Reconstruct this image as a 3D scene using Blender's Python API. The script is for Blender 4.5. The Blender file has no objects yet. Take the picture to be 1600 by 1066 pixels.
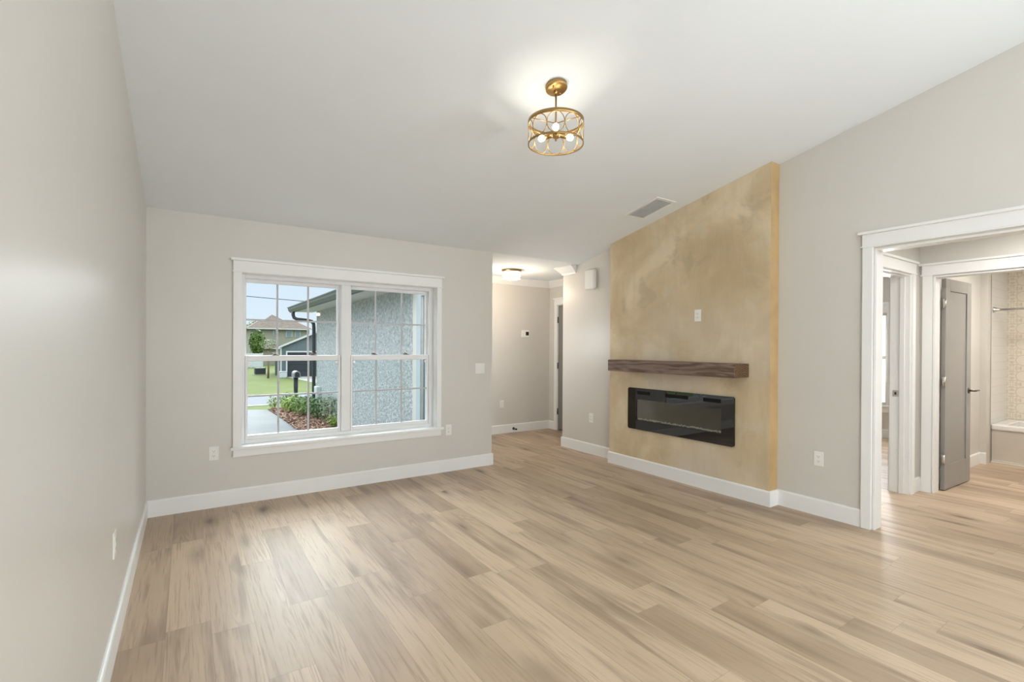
import bpy, bmesh, math, random
from mathutils import Vector, Matrix

sc = bpy.context.scene
COL = sc.collection
PI = math.pi

# ------------------------------------------------------------------ camera
cam_data = bpy.data.cameras.new('camera')
cam_data.sensor_width = 36.0
cam_data.lens = 755.74 * 36.0 / 1600.0
cam_data.shift_y = 11.73 / 1600.0
cam_data.clip_start = 0.02
cam_data.clip_end = 400
cam = bpy.data.objects.new('camera', cam_data)
COL.objects.link(cam)
yaw, pitch, roll = 0.590885, -0.0040145, 0.0050814
fw = Vector((math.sin(yaw) * math.cos(pitch), math.cos(yaw) * math.cos(pitch), math.sin(pitch)))
r0 = Vector((math.cos(yaw), -math.sin(yaw), 0))
u0 = r0.cross(fw)
rt = math.cos(roll) * r0 + math.sin(roll) * u0
up = -math.sin(roll) * r0 + math.cos(roll) * u0
M = Matrix.Identity(4)
for i in range(3):
    M[i][0], M[i][1], M[i][2] = rt[i], up[i], -fw[i]
M[0][3], M[1][3], M[2][3] = 0.271, -4.748, 1.36
cam.matrix_world = M
sc.camera = cam

# ------------------------------------------------------------------ view
sc.view_settings.view_transform = 'Standard'
sc.view_settings.look = 'None'
sc.view_settings.gamma = 1.0
sc.view_settings.use_curve_mapping = False
sc.view_settings.exposure = 0.03
sc.cycles.max_bounces = 12
sc.cycles.diffuse_bounces = 7
sc.cycles.glossy_bounces = 5
sc.cycles.transparent_max_bounces = 16
sc.cycles.caustics_reflective = False
sc.cycles.caustics_refractive = False
sc.cycles.sample_clamp_indirect = 6.0

# ------------------------------------------------------------------ sky: hazy bright overcast, paler at the horizon
world = bpy.data.worlds.new('sky')
sc.world = world
world.use_nodes = True
wt = world.node_tree
bg = wt.nodes['Background']
tc = wt.nodes.new('ShaderNodeTexCoord')
sx = wt.nodes.new('ShaderNodeSeparateXYZ')
rp = wt.nodes.new('ShaderNodeValToRGB')
wt.links.new(tc.outputs['Generated'], sx.inputs[0])
wt.links.new(sx.outputs['Z'], rp.inputs[0])
wt.links.new(rp.outputs[0], bg.inputs[0])
e = rp.color_ramp.elements
e[0].position = 0.0; e[0].color = (0.222, 0.253, 0.278, 1)
e[1].position = 0.10; e[1].color = (0.204, 0.242, 0.278, 1)
for p_, c_ in ((0.16, (0.204, 0.242, 0.278, 1)), (0.45, (0.80, 0.88, 0.98, 1)), (1.0, (0.90, 0.96, 1.02, 1))):
    k = rp.color_ramp.elements.new(p_); k.color = c_
bg.inputs[1].default_value = 3.6


def add_sun(direction, strength, angle, color):
    d = bpy.data.lights.new('sky_fill', 'SUN')
    d.energy = strength; d.angle = math.radians(angle); d.color = color
    o = bpy.data.objects.new('sky_fill', d); COL.objects.link(o)
    o.rotation_euler = Vector(direction).to_track_quat('-Z', 'Y').to_euler()
    return o


def area(name, loc, direction, sx_, sy_, power, color=(1, 1, 1), spread=180):
    d = bpy.data.lights.new(name, 'AREA')
    d.shape = 'RECTANGLE'; d.size = sx_; d.size_y = sy_
    d.energy = power; d.color = color; d.spread = math.radians(spread)
    o = bpy.data.objects.new(name, d); COL.objects.link(o)
    o.location = loc
    o.rotation_euler = Vector(direction).to_track_quat('-Z', 'Z').to_euler()
    return o


# wide soft lamp added as bright sky, boosting daylight through the double window
add_sun((-0.22, -0.84, -0.52), 8.5, 58, (0.93, 0.97, 1.0))
# three fill lights added behind the viewpoint, then lights of the rooms beyond
area('fill_light_rear', (2.3, -8.38, 1.15), (0, 1, 0.25), 2.9, 2.0, 12, (0.80, 0.90, 1.0))
area('fill_light_right', (4.50, -6.9, 1.45), (-1, 0.18, 0.08), 1.6, 1.3, 225, (0.82, 0.91, 1.0))
area('fill_light_left', (0.03, -6.9, 1.45), (1, 0.22, 0.1), 1.6, 1.3, 165, (0.82, 0.91, 1.0))
area('daylight_front_door_lite', (3.20, 0.92, 1.45), (1, -0.12, 0), 0.45, 0.8, 13, (0.97, 0.985, 1.0))
area('daylight_bedroom_window', (8.98, -1.40, 1.2), (-1, -0.15, 0), 0.80, 1.35, 55, (0.98, 0.99, 1.0))
area('bathroom_ceiling_lamp', (7.3, -4.1, 2.40), (0, 0, -1), 0.5, 0.5, 38, (1.0, 0.97, 0.92))
area('passage_ceiling_lamp', (5.4, -4.1, 2.40), (0, 0, -1), 0.3, 0.3, 22, (1.0, 0.97, 0.93))

# ------------------------------------------------------------------ helpers


def lin(r, g, b):
    f = lambda c: (c / 255 / 12.92) if c / 255 <= 0.04045 else ((c / 255 + 0.055) / 1.055) ** 2.4
    return (f(r), f(g), f(b), 1)


class NT:
    def __init__(self, name):
        self.m = bpy.data.materials.new(name)
        self.m.use_nodes = True
        self.t = self.m.node_tree
        self.b = self.t.nodes['Principled BSDF']
        self._pos = None

    def new(self, ty, **kw):
        n = self.t.nodes.new(ty)
        for k, v in kw.items():
            setattr(n, k, v)
        return n

    def put(self, sock, v):
        if v is None:
            return
        if isinstance(v, bpy.types.NodeSocket):
            self.t.links.new(v, sock)
        elif isinstance(v, (tuple, list)) and len(v) == 3 and sock.type == 'RGBA':
            sock.default_value = (*v, 1)
        else:
            sock.default_value = v

    def math(self, op, a, b=None, c=None, clamp=False):
        n = self.new('ShaderNodeMath', operation=op, use_clamp=clamp)
        self.put(n.inputs[0], a); self.put(n.inputs[1], b); self.put(n.inputs[2], c)
        return n.outputs[0]

    def pos(self):
        if self._pos is None:
            self._pos = self.new('ShaderNodeNewGeometry').outputs['Position']
        return self._pos

    def objc(self):
        return self.new('ShaderNodeTexCoord').outputs['Object']

    def sep(self, v):
        n = self.new('ShaderNodeSeparateXYZ'); self.put(n.inputs[0], v)
        return n.outputs

    def comb(self, x=0.0, y=0.0, z=0.0):
        n = self.new('ShaderNodeCombineXYZ')
        self.put(n.inputs[0], x); self.put(n.inputs[1], y); self.put(n.inputs[2], z)
        return n.outputs[0]

    def noise(self, vec, scale, detail=3, rough=0.5, dist=0.0, col=False):
        n = self.new('ShaderNodeTexNoise')
        self.put(n.inputs['Vector'], vec); n.inputs['Scale'].default_value = scale
        n.inputs['Detail'].default_value = detail; n.inputs['Roughness'].default_value = rough
        n.inputs['Distortion'].default_value = dist
        return n.outputs['Color' if col else 'Fac']

    def white(self, vec):
        n = self.new('ShaderNodeTexWhiteNoise', noise_dimensions='3D')
        self.put(n.inputs['Vector'], vec)
        return n.outputs['Value']

    def voro(self, vec, scale, feature='F1'):
        n = self.new('ShaderNodeTexVoronoi', feature=feature)
        self.put(n.inputs['Vector'], vec); n.inputs['Scale'].default_value = scale
        return n.outputs

    def ramp(self, fac, stops):
        n = self.new('ShaderNodeValToRGB')
        self.put(n.inputs[0], fac)
        el = n.color_ramp.elements
        while len(el) < len(stops):
            el.new(0.5)
        for e_, (p, c) in zip(el, stops):
            e_.position = p
            e_.color = c if len(c) == 4 else (*c, 1)
        return n.outputs[0]

    def mapr(self, v, a, b, c=0.0, d=1.0):
        n = self.new('ShaderNodeMapRange'); n.interpolation_type = 'SMOOTHSTEP'
        self.put(n.inputs[0], v)
        n.inputs[1].default_value = a; n.inputs[2].default_value = b
        n.inputs[3].default_value = c; n.inputs[4].default_value = d
        return n.outputs[0]

    def mix(self, fac, a, b, mode='MIX'):
        n = self.new('ShaderNodeMixRGB', blend_type=mode)
        self.put(n.inputs[0], fac); self.put(n.inputs[1], a); self.put(n.inputs[2], b)
        return n.outputs[0]

    def scale(self, v, s):
        n = self.new('ShaderNodeVectorMath', operation='MULTIPLY')
        self.put(n.inputs[0], v); n.inputs[1].default_value = s
        return n.outputs[0]

    def bump(self, h, strength=0.2, dist=0.01):
        n = self.new('ShaderNodeBump')
        n.inputs['Strength'].default_value = strength; n.inputs['Distance'].default_value = dist
        self.put(n.inputs['Height'], h)
        self.t.links.new(n.outputs[0], self.b.inputs['Normal'])

    def set(self, color=None, rough=None, spec=None, metal=None, emit=None, estr=None):
        b = self.b
        if color is not None: self.put(b.inputs['Base Color'], color)
        if rough is not None: self.put(b.inputs['Roughness'], rough)
        if spec is not None: b.inputs['Specular IOR Level'].default_value = spec
        if metal is not None: b.inputs['Metallic'].default_value = metal
        if emit is not None: self.put(b.inputs['Emission Color'], emit)
        if estr is not None: self.put(b.inputs['Emission Strength'], estr)
        return self.m


MATS = {}


def simple(name, color, rough=0.5, spec=0.5, metal=0.0, var=0.06, nscale=6.0, bump=0.0, bscale=60.0):
    """a paint / plastic / metal: one colour with a faint noise mottling"""
    n = NT(name)
    c = color[:3]
    lo = tuple(max(0, x * (1 - var)) for x in c); hi = tuple(min(1, x * (1 + var)) for x in c)
    f = n.noise(n.pos(), nscale, 2)
    n.set(n.ramp(f, [(0.3, lo), (0.7, hi)]), rough, spec, metal)
    if bump:
        n.bump(n.noise(n.pos(), bscale, 2), bump, 0.002)
    MATS[name] = n.m
    return n.m


WALL = simple('wall_paint', (0.615, 0.592, 0.545), 0.36, 0.5, var=0.012, nscale=1.5, bump=0.05, bscale=180)
CEIL = simple('ceiling_paint', (0.775, 0.815, 0.840), 0.85, 0.2, var=0.01, nscale=1.2, bump=0.12, bscale=70)
TRIM = simple('trim_paint', (0.80, 0.80, 0.785), 0.33, 0.5, var=0.012, nscale=3)
SASH = simple('vinyl_sash', (0.74, 0.735, 0.73), 0.35, 0.5, var=0.015, nscale=3)
MUNT = simple('backlit_muntin_vinyl', (0.45, 0.45, 0.455), 0.4, 0.5, var=0.015, nscale=3)  # white grid bars coloured grey, their backlit shade put into the colour
PLATE = simple('plate_plastic', (0.80, 0.79, 0.75), 0.30, 0.5, var=0.01)
SLOT = simple('slot_dark', (0.04, 0.04, 0.038), 0.6, 0.3)
GREYDOOR = simple('grey_door_paint', (0.28, 0.265, 0.245), 0.35, 0.5, var=0.02)
GREYDOOR2 = simple('grey_closet_door_paint', (0.20, 0.195, 0.18), 0.45, 0.4, var=0.02)
NICKEL = simple('satin_nickel', (0.62, 0.60, 0.57), 0.3, 0.5, 1.0, var=0.03)
BRONZE = simple('dark_nickel', (0.16, 0.14, 0.12), 0.35, 0.5, 0.9, var=0.05)
BRASS = simple('aged_brass', (0.42, 0.28, 0.115), 0.38, 0.5, 1.0, var=0.10, nscale=20)
BLACKGLASS = simple('black_glass', (0.080, 0.080, 0.082), 0.02, 0.5, 1.0, var=0.02)
BLACK = simple('matte_black', (0.006, 0.006, 0.007), 0.6, 0.2)
FIREBOX = simple('firebox_liner', (0.17, 0.16, 0.135), 0.7, 0.3, var=0.1)
CRYSTAL = simple('clear_crystal_media', (0.82, 0.80, 0.74), 0.15, 0.8, var=0.1, nscale=60)
TUBW = simple('tub_enamel', (0.80, 0.79, 0.77), 0.18, 0.5, var=0.01)
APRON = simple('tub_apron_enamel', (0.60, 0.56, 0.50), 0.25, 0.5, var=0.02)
DARKGUT = simple('gutter_bronze', (0.030, 0.036, 0.036), 0.45, 0.4, var=0.05)
FASCIA = simple('gutter_grey_green', (0.085, 0.105, 0.095), 0.45, 0.4, var=0.06)
SOFFIT = simple('soffit_white', (0.62, 0.64, 0.60), 0.7, 0.3, var=0.03)
CONCRETE = simple('walk_concrete', (0.17, 0.172, 0.170), 0.85, 0.2, var=0.06, nscale=2.2, bump=0.2, bscale=90)
CURB = simple('curb_concrete', (0.30, 0.29, 0.26), 0.85, 0.2, var=0.08)
ASPHALT = simple('street_asphalt', (0.145, 0.15, 0.16), 0.9, 0.2, var=0.08, nscale=8)
EXTTRIM = simple('exterior_white_trim', (0.46, 0.50, 0.52), 0.5, 0.3, var=0.03)
BLUEDOOR = simple('blue_grey_door', (0.13, 0.17, 0.185), 0.5, 0.3, var=0.05)
GREYHOUSE = simple('grey_siding', (0.125, 0.155, 0.165), 0.8, 0.2, var=0.05)
DARKDOOR = simple('charcoal_garage_door', (0.030, 0.037, 0.042), 0.6, 0.3, var=0.1)
TANHOUSE = simple('tan_stucco', (0.27, 0.27, 0.21), 0.85, 0.2, var=0.08)
TANROOF = simple('tan_shingles', (0.135, 0.112, 0.090), 0.9, 0.1, var=0.2, nscale=3)
HOUSEWHITE = simple('house_white_trim', (0.52, 0.54, 0.53), 0.6, 0.3, var=0.03)
WINGLASS = simple('house_window_glass', (0.17, 0.22, 0.25), 0.1, 0.6, var=0.1)
ACGREY = simple('unit_grey', (0.05, 0.055, 0.055), 0.6, 0.3, var=0.2, nscale=14)
BARK = simple('bark', (0.20, 0.15, 0.105), 0.9, 0.1, var=0.2, nscale=12)
MAILGREY = simple('mailbox_grey', (0.18, 0.185, 0.195), 0.5, 0.4, var=0.08)
MAILPOST = simple('mailbox_post', (0.022, 0.022, 0.024), 0.6, 0.3, var=0.1)
CABLE = simple('cable_black', (0.05, 0.06, 0.06), 0.7, 0.2)


def leafmat(name, a, b):
    n = NT(name)
    n.set(n.ramp(n.noise(n.pos(), 9, 3), [(0.3, a), (0.7, b)]), 0.55, 0.35)
    return n.m


LEAF1 = leafmat('leaf_light', (0.15, 0.24, 0.035), (0.33, 0.42, 0.09))
LEAF2 = leafmat('leaf_mid', (0.08, 0.16, 0.03), (0.22, 0.33, 0.08))
LEAF3 = leafmat('leaf_dark', (0.04, 0.10, 0.035), (0.14, 0.23, 0.08))
LEAF4 = leafmat('leaf_flecked', (0.08, 0.15, 0.05), (0.36, 0.38, 0.24))
LEAFT = leafmat('tree_leaf', (0.045, 0.10, 0.012), (0.13, 0.20, 0.035))

# stucco outside
n = NT('stucco')
v = n.voro(n.pos(), 34, 'SMOOTH_F1')[0]
f = n.noise(n.pos(), 30, 4, 0.7)
f2 = n.noise(n.scale(n.pos(), (1, 0.6, 0.8)), 24, 4, 0.7)
n.set(n.ramp(f2, [(0.32, (0.30, 0.325, 0.315)), (0.5, (0.45, 0.475, 0.465)), (0.68, (0.62, 0.645, 0.635))]), 0.9, 0.15)
n.bump(n.math('ADD', f, n.math('MULTIPLY', v, 0.8)), 0.9, 0.03)
STUCCO = n.m

n = NT('lawn_grass')
n.set(n.mix(n.noise(n.pos(), 0.9, 4), (0.070, 0.098, 0.024, 1), (0.145, 0.158, 0.052, 1)), 0.9, 0.1)
n.bump(n.noise(n.pos(), 30, 3), 0.5, 0.05)
LAWN = n.m

n = NT('wood_mulch')
vo = n.voro(n.scale(n.pos(), (1, 1, 1)), 26)
n.set(n.ramp(vo[1], [(0.0, (0.045, 0.022, 0.014)), (0.5, (0.17, 0.095, 0.06)), (1.0, (0.36, 0.25, 0.18))]), 0.9, 0.1)
n.bump(vo[0], 0.9, 0.05)
MULCH = n.m
n = NT('mulch_chip')
n.set(n.ramp(n.noise(n.pos(), 17, 1), [(0.3, (0.12, 0.055, 0.035)), (0.5, (0.30, 0.175, 0.12)), (0.70, (0.55, 0.42, 0.33))]), 0.9, 0.1)
CHIP = n.m


# ---- floor: light oak plank flooring, boards along y
n = NT('oak_plank_floor')
P = n.pos(); s = n.sep(P)
row = n.math('FLOOR', n.math('DIVIDE', n.math('SUBTRACT', s[0], 0.008), 0.18))
fx = n.math('FRACT', n.math('DIVIDE', n.math('SUBTRACT', s[0], 0.008), 0.18))
off = n.white(n.comb(row, 3.7, 1.3))
uy = n.math('ADD', n.math('DIVIDE', s[1], 1.22), n.math('MULTIPLY', off, 7.0))
ci = n.math('FLOOR', uy); fy = n.math('FRACT', uy)
rnd = n.white(n.comb(row, ci, 0.5)); rnd2 = n.white(n.comb(row, ci, 9.5)); rnd3 = n.white(n.comb(row, ci, 23.5))
# board coordinates, shifted per board so that the figure never runs on across a joint
gx = n.math('ADD', s[0], n.math('MULTIPLY', rnd, 37.0))
gy = n.math('ADD', s[1], n.math('MULTIPLY', rnd2, 53.0))
fine = n.noise(n.comb(n.math('MULTIPLY', gx, 95), n.math('MULTIPLY', gy, 3.2), rnd3), 1.0, 4, 0.62)
broad = n.noise(n.comb(n.math('MULTIPLY', gx, 13), n.math('MULTIPLY', gy, 0.9), rnd3), 1.0, 3, 0.55, 0.3)
cloud = n.noise(n.comb(n.math('MULTIPLY', gx, 4.0), n.math('MULTIPLY', gy, 1.6), rnd3), 1.0, 2, 0.5)
# cathedral figure: contour lines of a stretched field
fld = n.noise(n.comb(n.math('MULTIPLY', gx, 8.5), n.math('MULTIPLY', gy, 0.5), rnd), 1.0, 2, 0.45, 0.1)
rings = n.math('SINE', n.math('ADD', n.math('MULTIPLY', fld, 170.0), n.math('MULTIPLY', fine, 3.5)))
rings = n.mapr(rings, -0.1, 1.0)
figmask = n.mapr(n.noise(n.comb(n.math('MULTIPLY', gx, 7.0), n.math('MULTIPLY', gy, 1.1), rnd2), 1.0, 1), 0.54, 0.68)
rings = n.math('MULTIPLY', rings, figmask)
# knots
kn = n.voro(n.comb(n.math('MULTIPLY', gx, 5.0), n.math('MULTIPLY', gy, 1.55), 0.0), 1.0)
kd = n.math('ADD', kn[0], n.math('MULTIPLY', n.math('SUBTRACT', fine, 0.5), 0.22))
ksel = n.sep(kn[1])[0]
knot = n.math('MULTIPLY', n.mapr(kd, 0.17, 0.03), n.math('GREATER_THAN', ksel, 0.50))
halo = n.math('MULTIPLY', n.mapr(kd, 0.42, 0.10), n.math('GREATER_THAN', ksel, 0.42))
base = n.ramp(rnd, [(0.0, (0.365, 0.268, 0.182)), (0.35, (0.46, 0.347, 0.242)), (0.7, (0.56, 0.430, 0.305)), (1.0, (0.43, 0.323, 0.224))])
c1 = n.mix(n.math('MULTIPLY', n.mapr(broad, 0.47, 0.74), 0.85), base, (0.270, 0.190, 0.130, 1))
c2 = n.mix(n.math('MULTIPLY', n.mapr(cloud, 0.55, 0.28), 0.35), c1, (0.57, 0.435, 0.305, 1))
c3 = n.mix(n.math('MULTIPLY', rings, 0.36), c2, (0.225, 0.155, 0.098, 1))
c4 = n.mix(n.math('MULTIPLY', n.mapr(fine, 0.50, 0.72), 0.55), c3, (0.255, 0.182, 0.118, 1))
c5 = n.mix(n.math('MULTIPLY', halo, 0.50), c4, (0.22, 0.160, 0.110, 1))
c6 = n.mix(n.math('MULTIPLY', knot, 0.75), c5, (0.115, 0.078, 0.05, 1))
ex = n.math('MULTIPLY', n.math('MINIMUM', fx, n.math('SUBTRACT', 1.0, fx)), 0.18)
ey = n.math('MULTIPLY', n.math('MINIMUM', fy, n.math('SUBTRACT', 1.0, fy)), 1.22)
ed = n.math('MINIMUM', ex, ey)
seam = n.mapr(ed, 0.0022, 0.0006)
c7 = n.mix(n.math('MULTIPLY', seam, 0.30), c6, (0.13, 0.092, 0.062, 1))
n.set(c7, n.math('ADD', 0.34, n.math('MULTIPLY', fine, 0.16)), 0.36)
n.bump(n.math('SUBTRACT', n.math('MULTIPLY', fine, 0.25), n.math('ADD', seam, n.math('MULTIPLY', rings, 0.1))), 0.12, 0.002)
FLOOR = n.m

# ---- trowelled plaster of the fireplace wall
n = NT('trowelled_plaster')
P = n.pos()
a = n.noise(P, 1.5, 5, 0.55, 0.5)
b = n.noise(P, 2.6, 5, 0.58, 0.5)
c = n.noise(n.scale(P, (1, 9, 1.4)), 1.0, 4, 0.6, 0.4)
d = n.noise(n.scale(P, (1, 60, 5)), 1.0, 3, 0.6)
col = n.ramp(a, [(0.34, (0.49, 0.377, 0.228)), (0.46, (0.56, 0.44, 0.275)), (0.54, (0.61, 0.49, 0.32)), (0.64, (0.70, 0.587, 0.408))])
col = n.mix(n.math('MULTIPLY', n.mapr(b, 0.55, 0.63), 0.45), col, (0.62, 0.545, 0.395, 1))
col = n.mix(n.math('MULTIPLY', n.mapr(b, 0.43, 0.33), 0.35), col, (0.33, 0.265, 0.175, 1))
# greyer trowel patches, low on the wall
zz = n.sep(P)[2]
low = n.math('MULTIPLY', n.mapr(zz, 2.05, 1.25), n.mapr(n.noise(P, 0.85, 3), 0.40, 0.60))
col = n.mix(n.math('MULTIPLY', low, 0.60), col, (0.61, 0.545, 0.45, 1))
col = n.mix(n.math('MULTIPLY', n.mapr(c, 0.45, 0.7), 0.14), col, (0.37, 0.30, 0.20, 1))
col = n.mix(n.math('MULTIPLY', n.mapr(d, 0.5, 0.75), 0.14), col, (0.62, 0.55, 0.43, 1))
n.set(col, n.math('ADD', 0.48, n.math('MULTIPLY', b, 0.2)), 0.4)
n.bump(n.math('ADD', a, n.math('MULTIPLY', d, 0.15)), 0.15, 0.01)
PLASTER = n.m
PLASTER_EDGE = simple('ochre_plaster', (0.50, 0.345, 0.165), 0.55, 0.4, var=0.10, nscale=5)


def beamwood(name, cs, endgrain=False):
    n = NT(name)
    P = n.pos()
    if endgrain:
        s = n.sep(P)
        r = n.math('SQRT', n.math('ADD', n.math('POWER', n.math('SUBTRACT', s[0], 4.33), 2.0), n.math('POWER', n.math('SUBTRACT', s[2], 1.06), 2.0)))
        f = n.math('SINE', n.math('ADD', n.math('MULTIPLY', r, 340), n.math('MULTIPLY', n.noise(P, 22, 3), 7)))
        f = n.math('MULTIPLY_ADD', f, 0.25, 0.5)
        f = n.math('ADD', f, n.math('MULTIPLY', n.math('SUBTRACT', n.noise(P, 60, 3), 0.5), 0.5))
    else:
        fl = n.noise(n.scale(P, (9, 1.1, 9)), 1.0, 3, 0.5, 0.3)
        f = n.math('MULTIPLY_ADD', n.math('SINE', n.math('MULTIPLY', fl, 48)), 0.20, 0.5)
        fi = n.noise(n.scale(P, (120, 4, 120)), 1.0, 4, 0.6)
        f = n.math('ADD', n.math('MULTIPLY', f, 0.65), n.math('MULTIPLY', fi, 0.38))
    n.set(n.ramp(f, cs), 0.5, 0.4)
    n.bump(f, 0.35, 0.004)
    return n.m


BEAM = beamwood('stained_beam', [(0.22, (0.050, 0.030, 0.021)), (0.45, (0.125, 0.078, 0.057)), (0.60, (0.19, 0.130, 0.10)), (0.80, (0.31, 0.235, 0.195))])
BEAMEND = beamwood('stained_beam_end', [(0.2, (0.045, 0.025, 0.012)), (0.55, (0.12, 0.066, 0.032)), (0.85, (0.20, 0.115, 0.06))], True)

# ---- bath tile
n = NT('white_wall_tile')
s = n.sep(n.pos())
gz = n.math('FRACT', n.math('DIVIDE', s[2], 0.10))
g = n.mapr(n.math('MINIMUM', gz, n.math('SUBTRACT', 1.0, gz)), 0.012, 0.03)
n.set(n.mix(g, (0.66, 0.65, 0.64, 1), (0.78, 0.775, 0.76, 1)), 0.15, 0.5)
WTILE = n.m
n = NT('scrollwork_tile')
s = n.sep(n.pos())
u = n.math('SUBTRACT', n.math('FRACT', n.math('DIVIDE', n.math('SUBTRACT', -3.066, s[1]), 0.203)), 0.5)
w = n.math('SUBTRACT', n.math('FRACT', n.math('DIVIDE', s[2], 0.203)), 0.5)
u2 = n.math('SUBTRACT', n.math('ABSOLUTE', u), 0.5); w2 = n.math('SUBTRACT', n.math('ABSOLUTE', w), 0.5)
ln = lambda a_, b_: n.math('SQRT', n.math('ADD', n.math('POWER', a_, 2.0), n.math('POWER', b_, 2.0)))
rA = ln(u, w); rB = ln(u2, w2)
th = n.math('ARCTAN2', w, u)
pet = n.math('MULTIPLY_ADD', n.math('COSINE', n.math('MULTIPLY', th, 8.0)), 0.06, 0.27)
pet2 = n.math('MULTIPLY_ADD', n.math('COSINE', n.math('MULTIPLY', th, 4.0)), 0.07, 0.14)
line = lambda d_, w_: n.mapr(n.math('ABSOLUTE', d_), w_, w_ * 0.35)
l1 = line(n.math('SUBTRACT', rA, pet), 0.040)
l2 = line(n.math('SUBTRACT', rA, pet2), 0.036)
l3 = line(n.math('SUBTRACT', rB, 0.32), 0.030)
l4 = n.math('MULTIPLY', line(n.math('SUBTRACT', rA, 0.40), 0.05), n.mapr(n.math('COSINE', n.math('MULTIPLY', th, 4.0)), 0.1, 0.7))
L_ = n.math('MAXIMUM', n.math('MAXIMUM', l1, l2), n.math('MAXIMUM', l3, l4))
n.set(n.mix(n.math('MULTIPLY', L_, 0.8), (0.80, 0.735, 0.64, 1), (0.60, 0.53, 0.43, 1)), 0.25, 0.5)
SCROLL = n.m


def glassmat(name, tint, reflect=0.10):
    m = bpy.data.materials.new(name); m.use_nodes = True
    t = m.node_tree; t.nodes.clear()
    o = t.nodes.new('ShaderNodeOutputMaterial'); mx = t.nodes.new('ShaderNodeMixShader')
    tr = t.nodes.new('ShaderNodeBsdfTransparent'); gl = t.nodes.new('ShaderNodeBsdfGlossy')
    lw = t.nodes.new('ShaderNodeLayerWeight'); mu = t.nodes.new('ShaderNodeMath'); mu.operation = 'MULTIPLY'
    ns = t.nodes.new('ShaderNodeTexNoise'); ns.inputs['Scale'].default_value = 2.0
    ra = t.nodes.new('ShaderNodeValToRGB')
    ra.color_ramp.elements[0].color = (*[x * 0.985 for x in tint], 1); ra.color_ramp.elements[1].color = (*tint, 1)
    t.links.new(ns.outputs['Fac'], ra.inputs[0]); t.links.new(ra.outputs[0], tr.inputs[0])
    gl.inputs['Roughness'].default_value = 0.0
    lw.inputs['Blend'].default_value = 0.35
    mu.inputs[1].default_value = reflect * 4
    t.links.new(lw.outputs['Fresnel'], mu.inputs[0])
    t.links.new(mu.outputs[0], mx.inputs[0]); t.links.new(tr.outputs[0], mx.inputs[1]); t.links.new(gl.outputs[0], mx.inputs[2])
    t.links.new(mx.outputs[0], o.inputs[0])
    return m


PANE = glassmat('clear_pane', (0.975, 0.985, 0.982), 0.003)
PANE2 = glassmat('tinted_lower_pane', (0.925, 0.955, 0.952), 0.003)  # slightly darker tint for the lower sash panes
SMOKE = glassmat('smoked_glass', (0.84, 0.83, 0.80), 0.10)


def emitter(name, color, strength):
    n = NT(name)
    v_ = n.noise(n.objc(), 8, 1)
    n.set((0.8, 0.78, 0.72, 1), 0.4, emit=n.mix(v_, tuple(0.97 * x for x in color) + (1,), tuple(color) + (1,)), estr=strength)
    return n.m


BULB = emitter('lit_bulb', (1.0, 0.90, 0.74), 76.0)
HALLBULB = emitter('lit_hall_bulb', (1.0, 0.86, 0.66), 75.0)
GLOWGLASS = emitter('glowing_glass', (1.0, 0.85, 0.62), 2.6)


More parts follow.
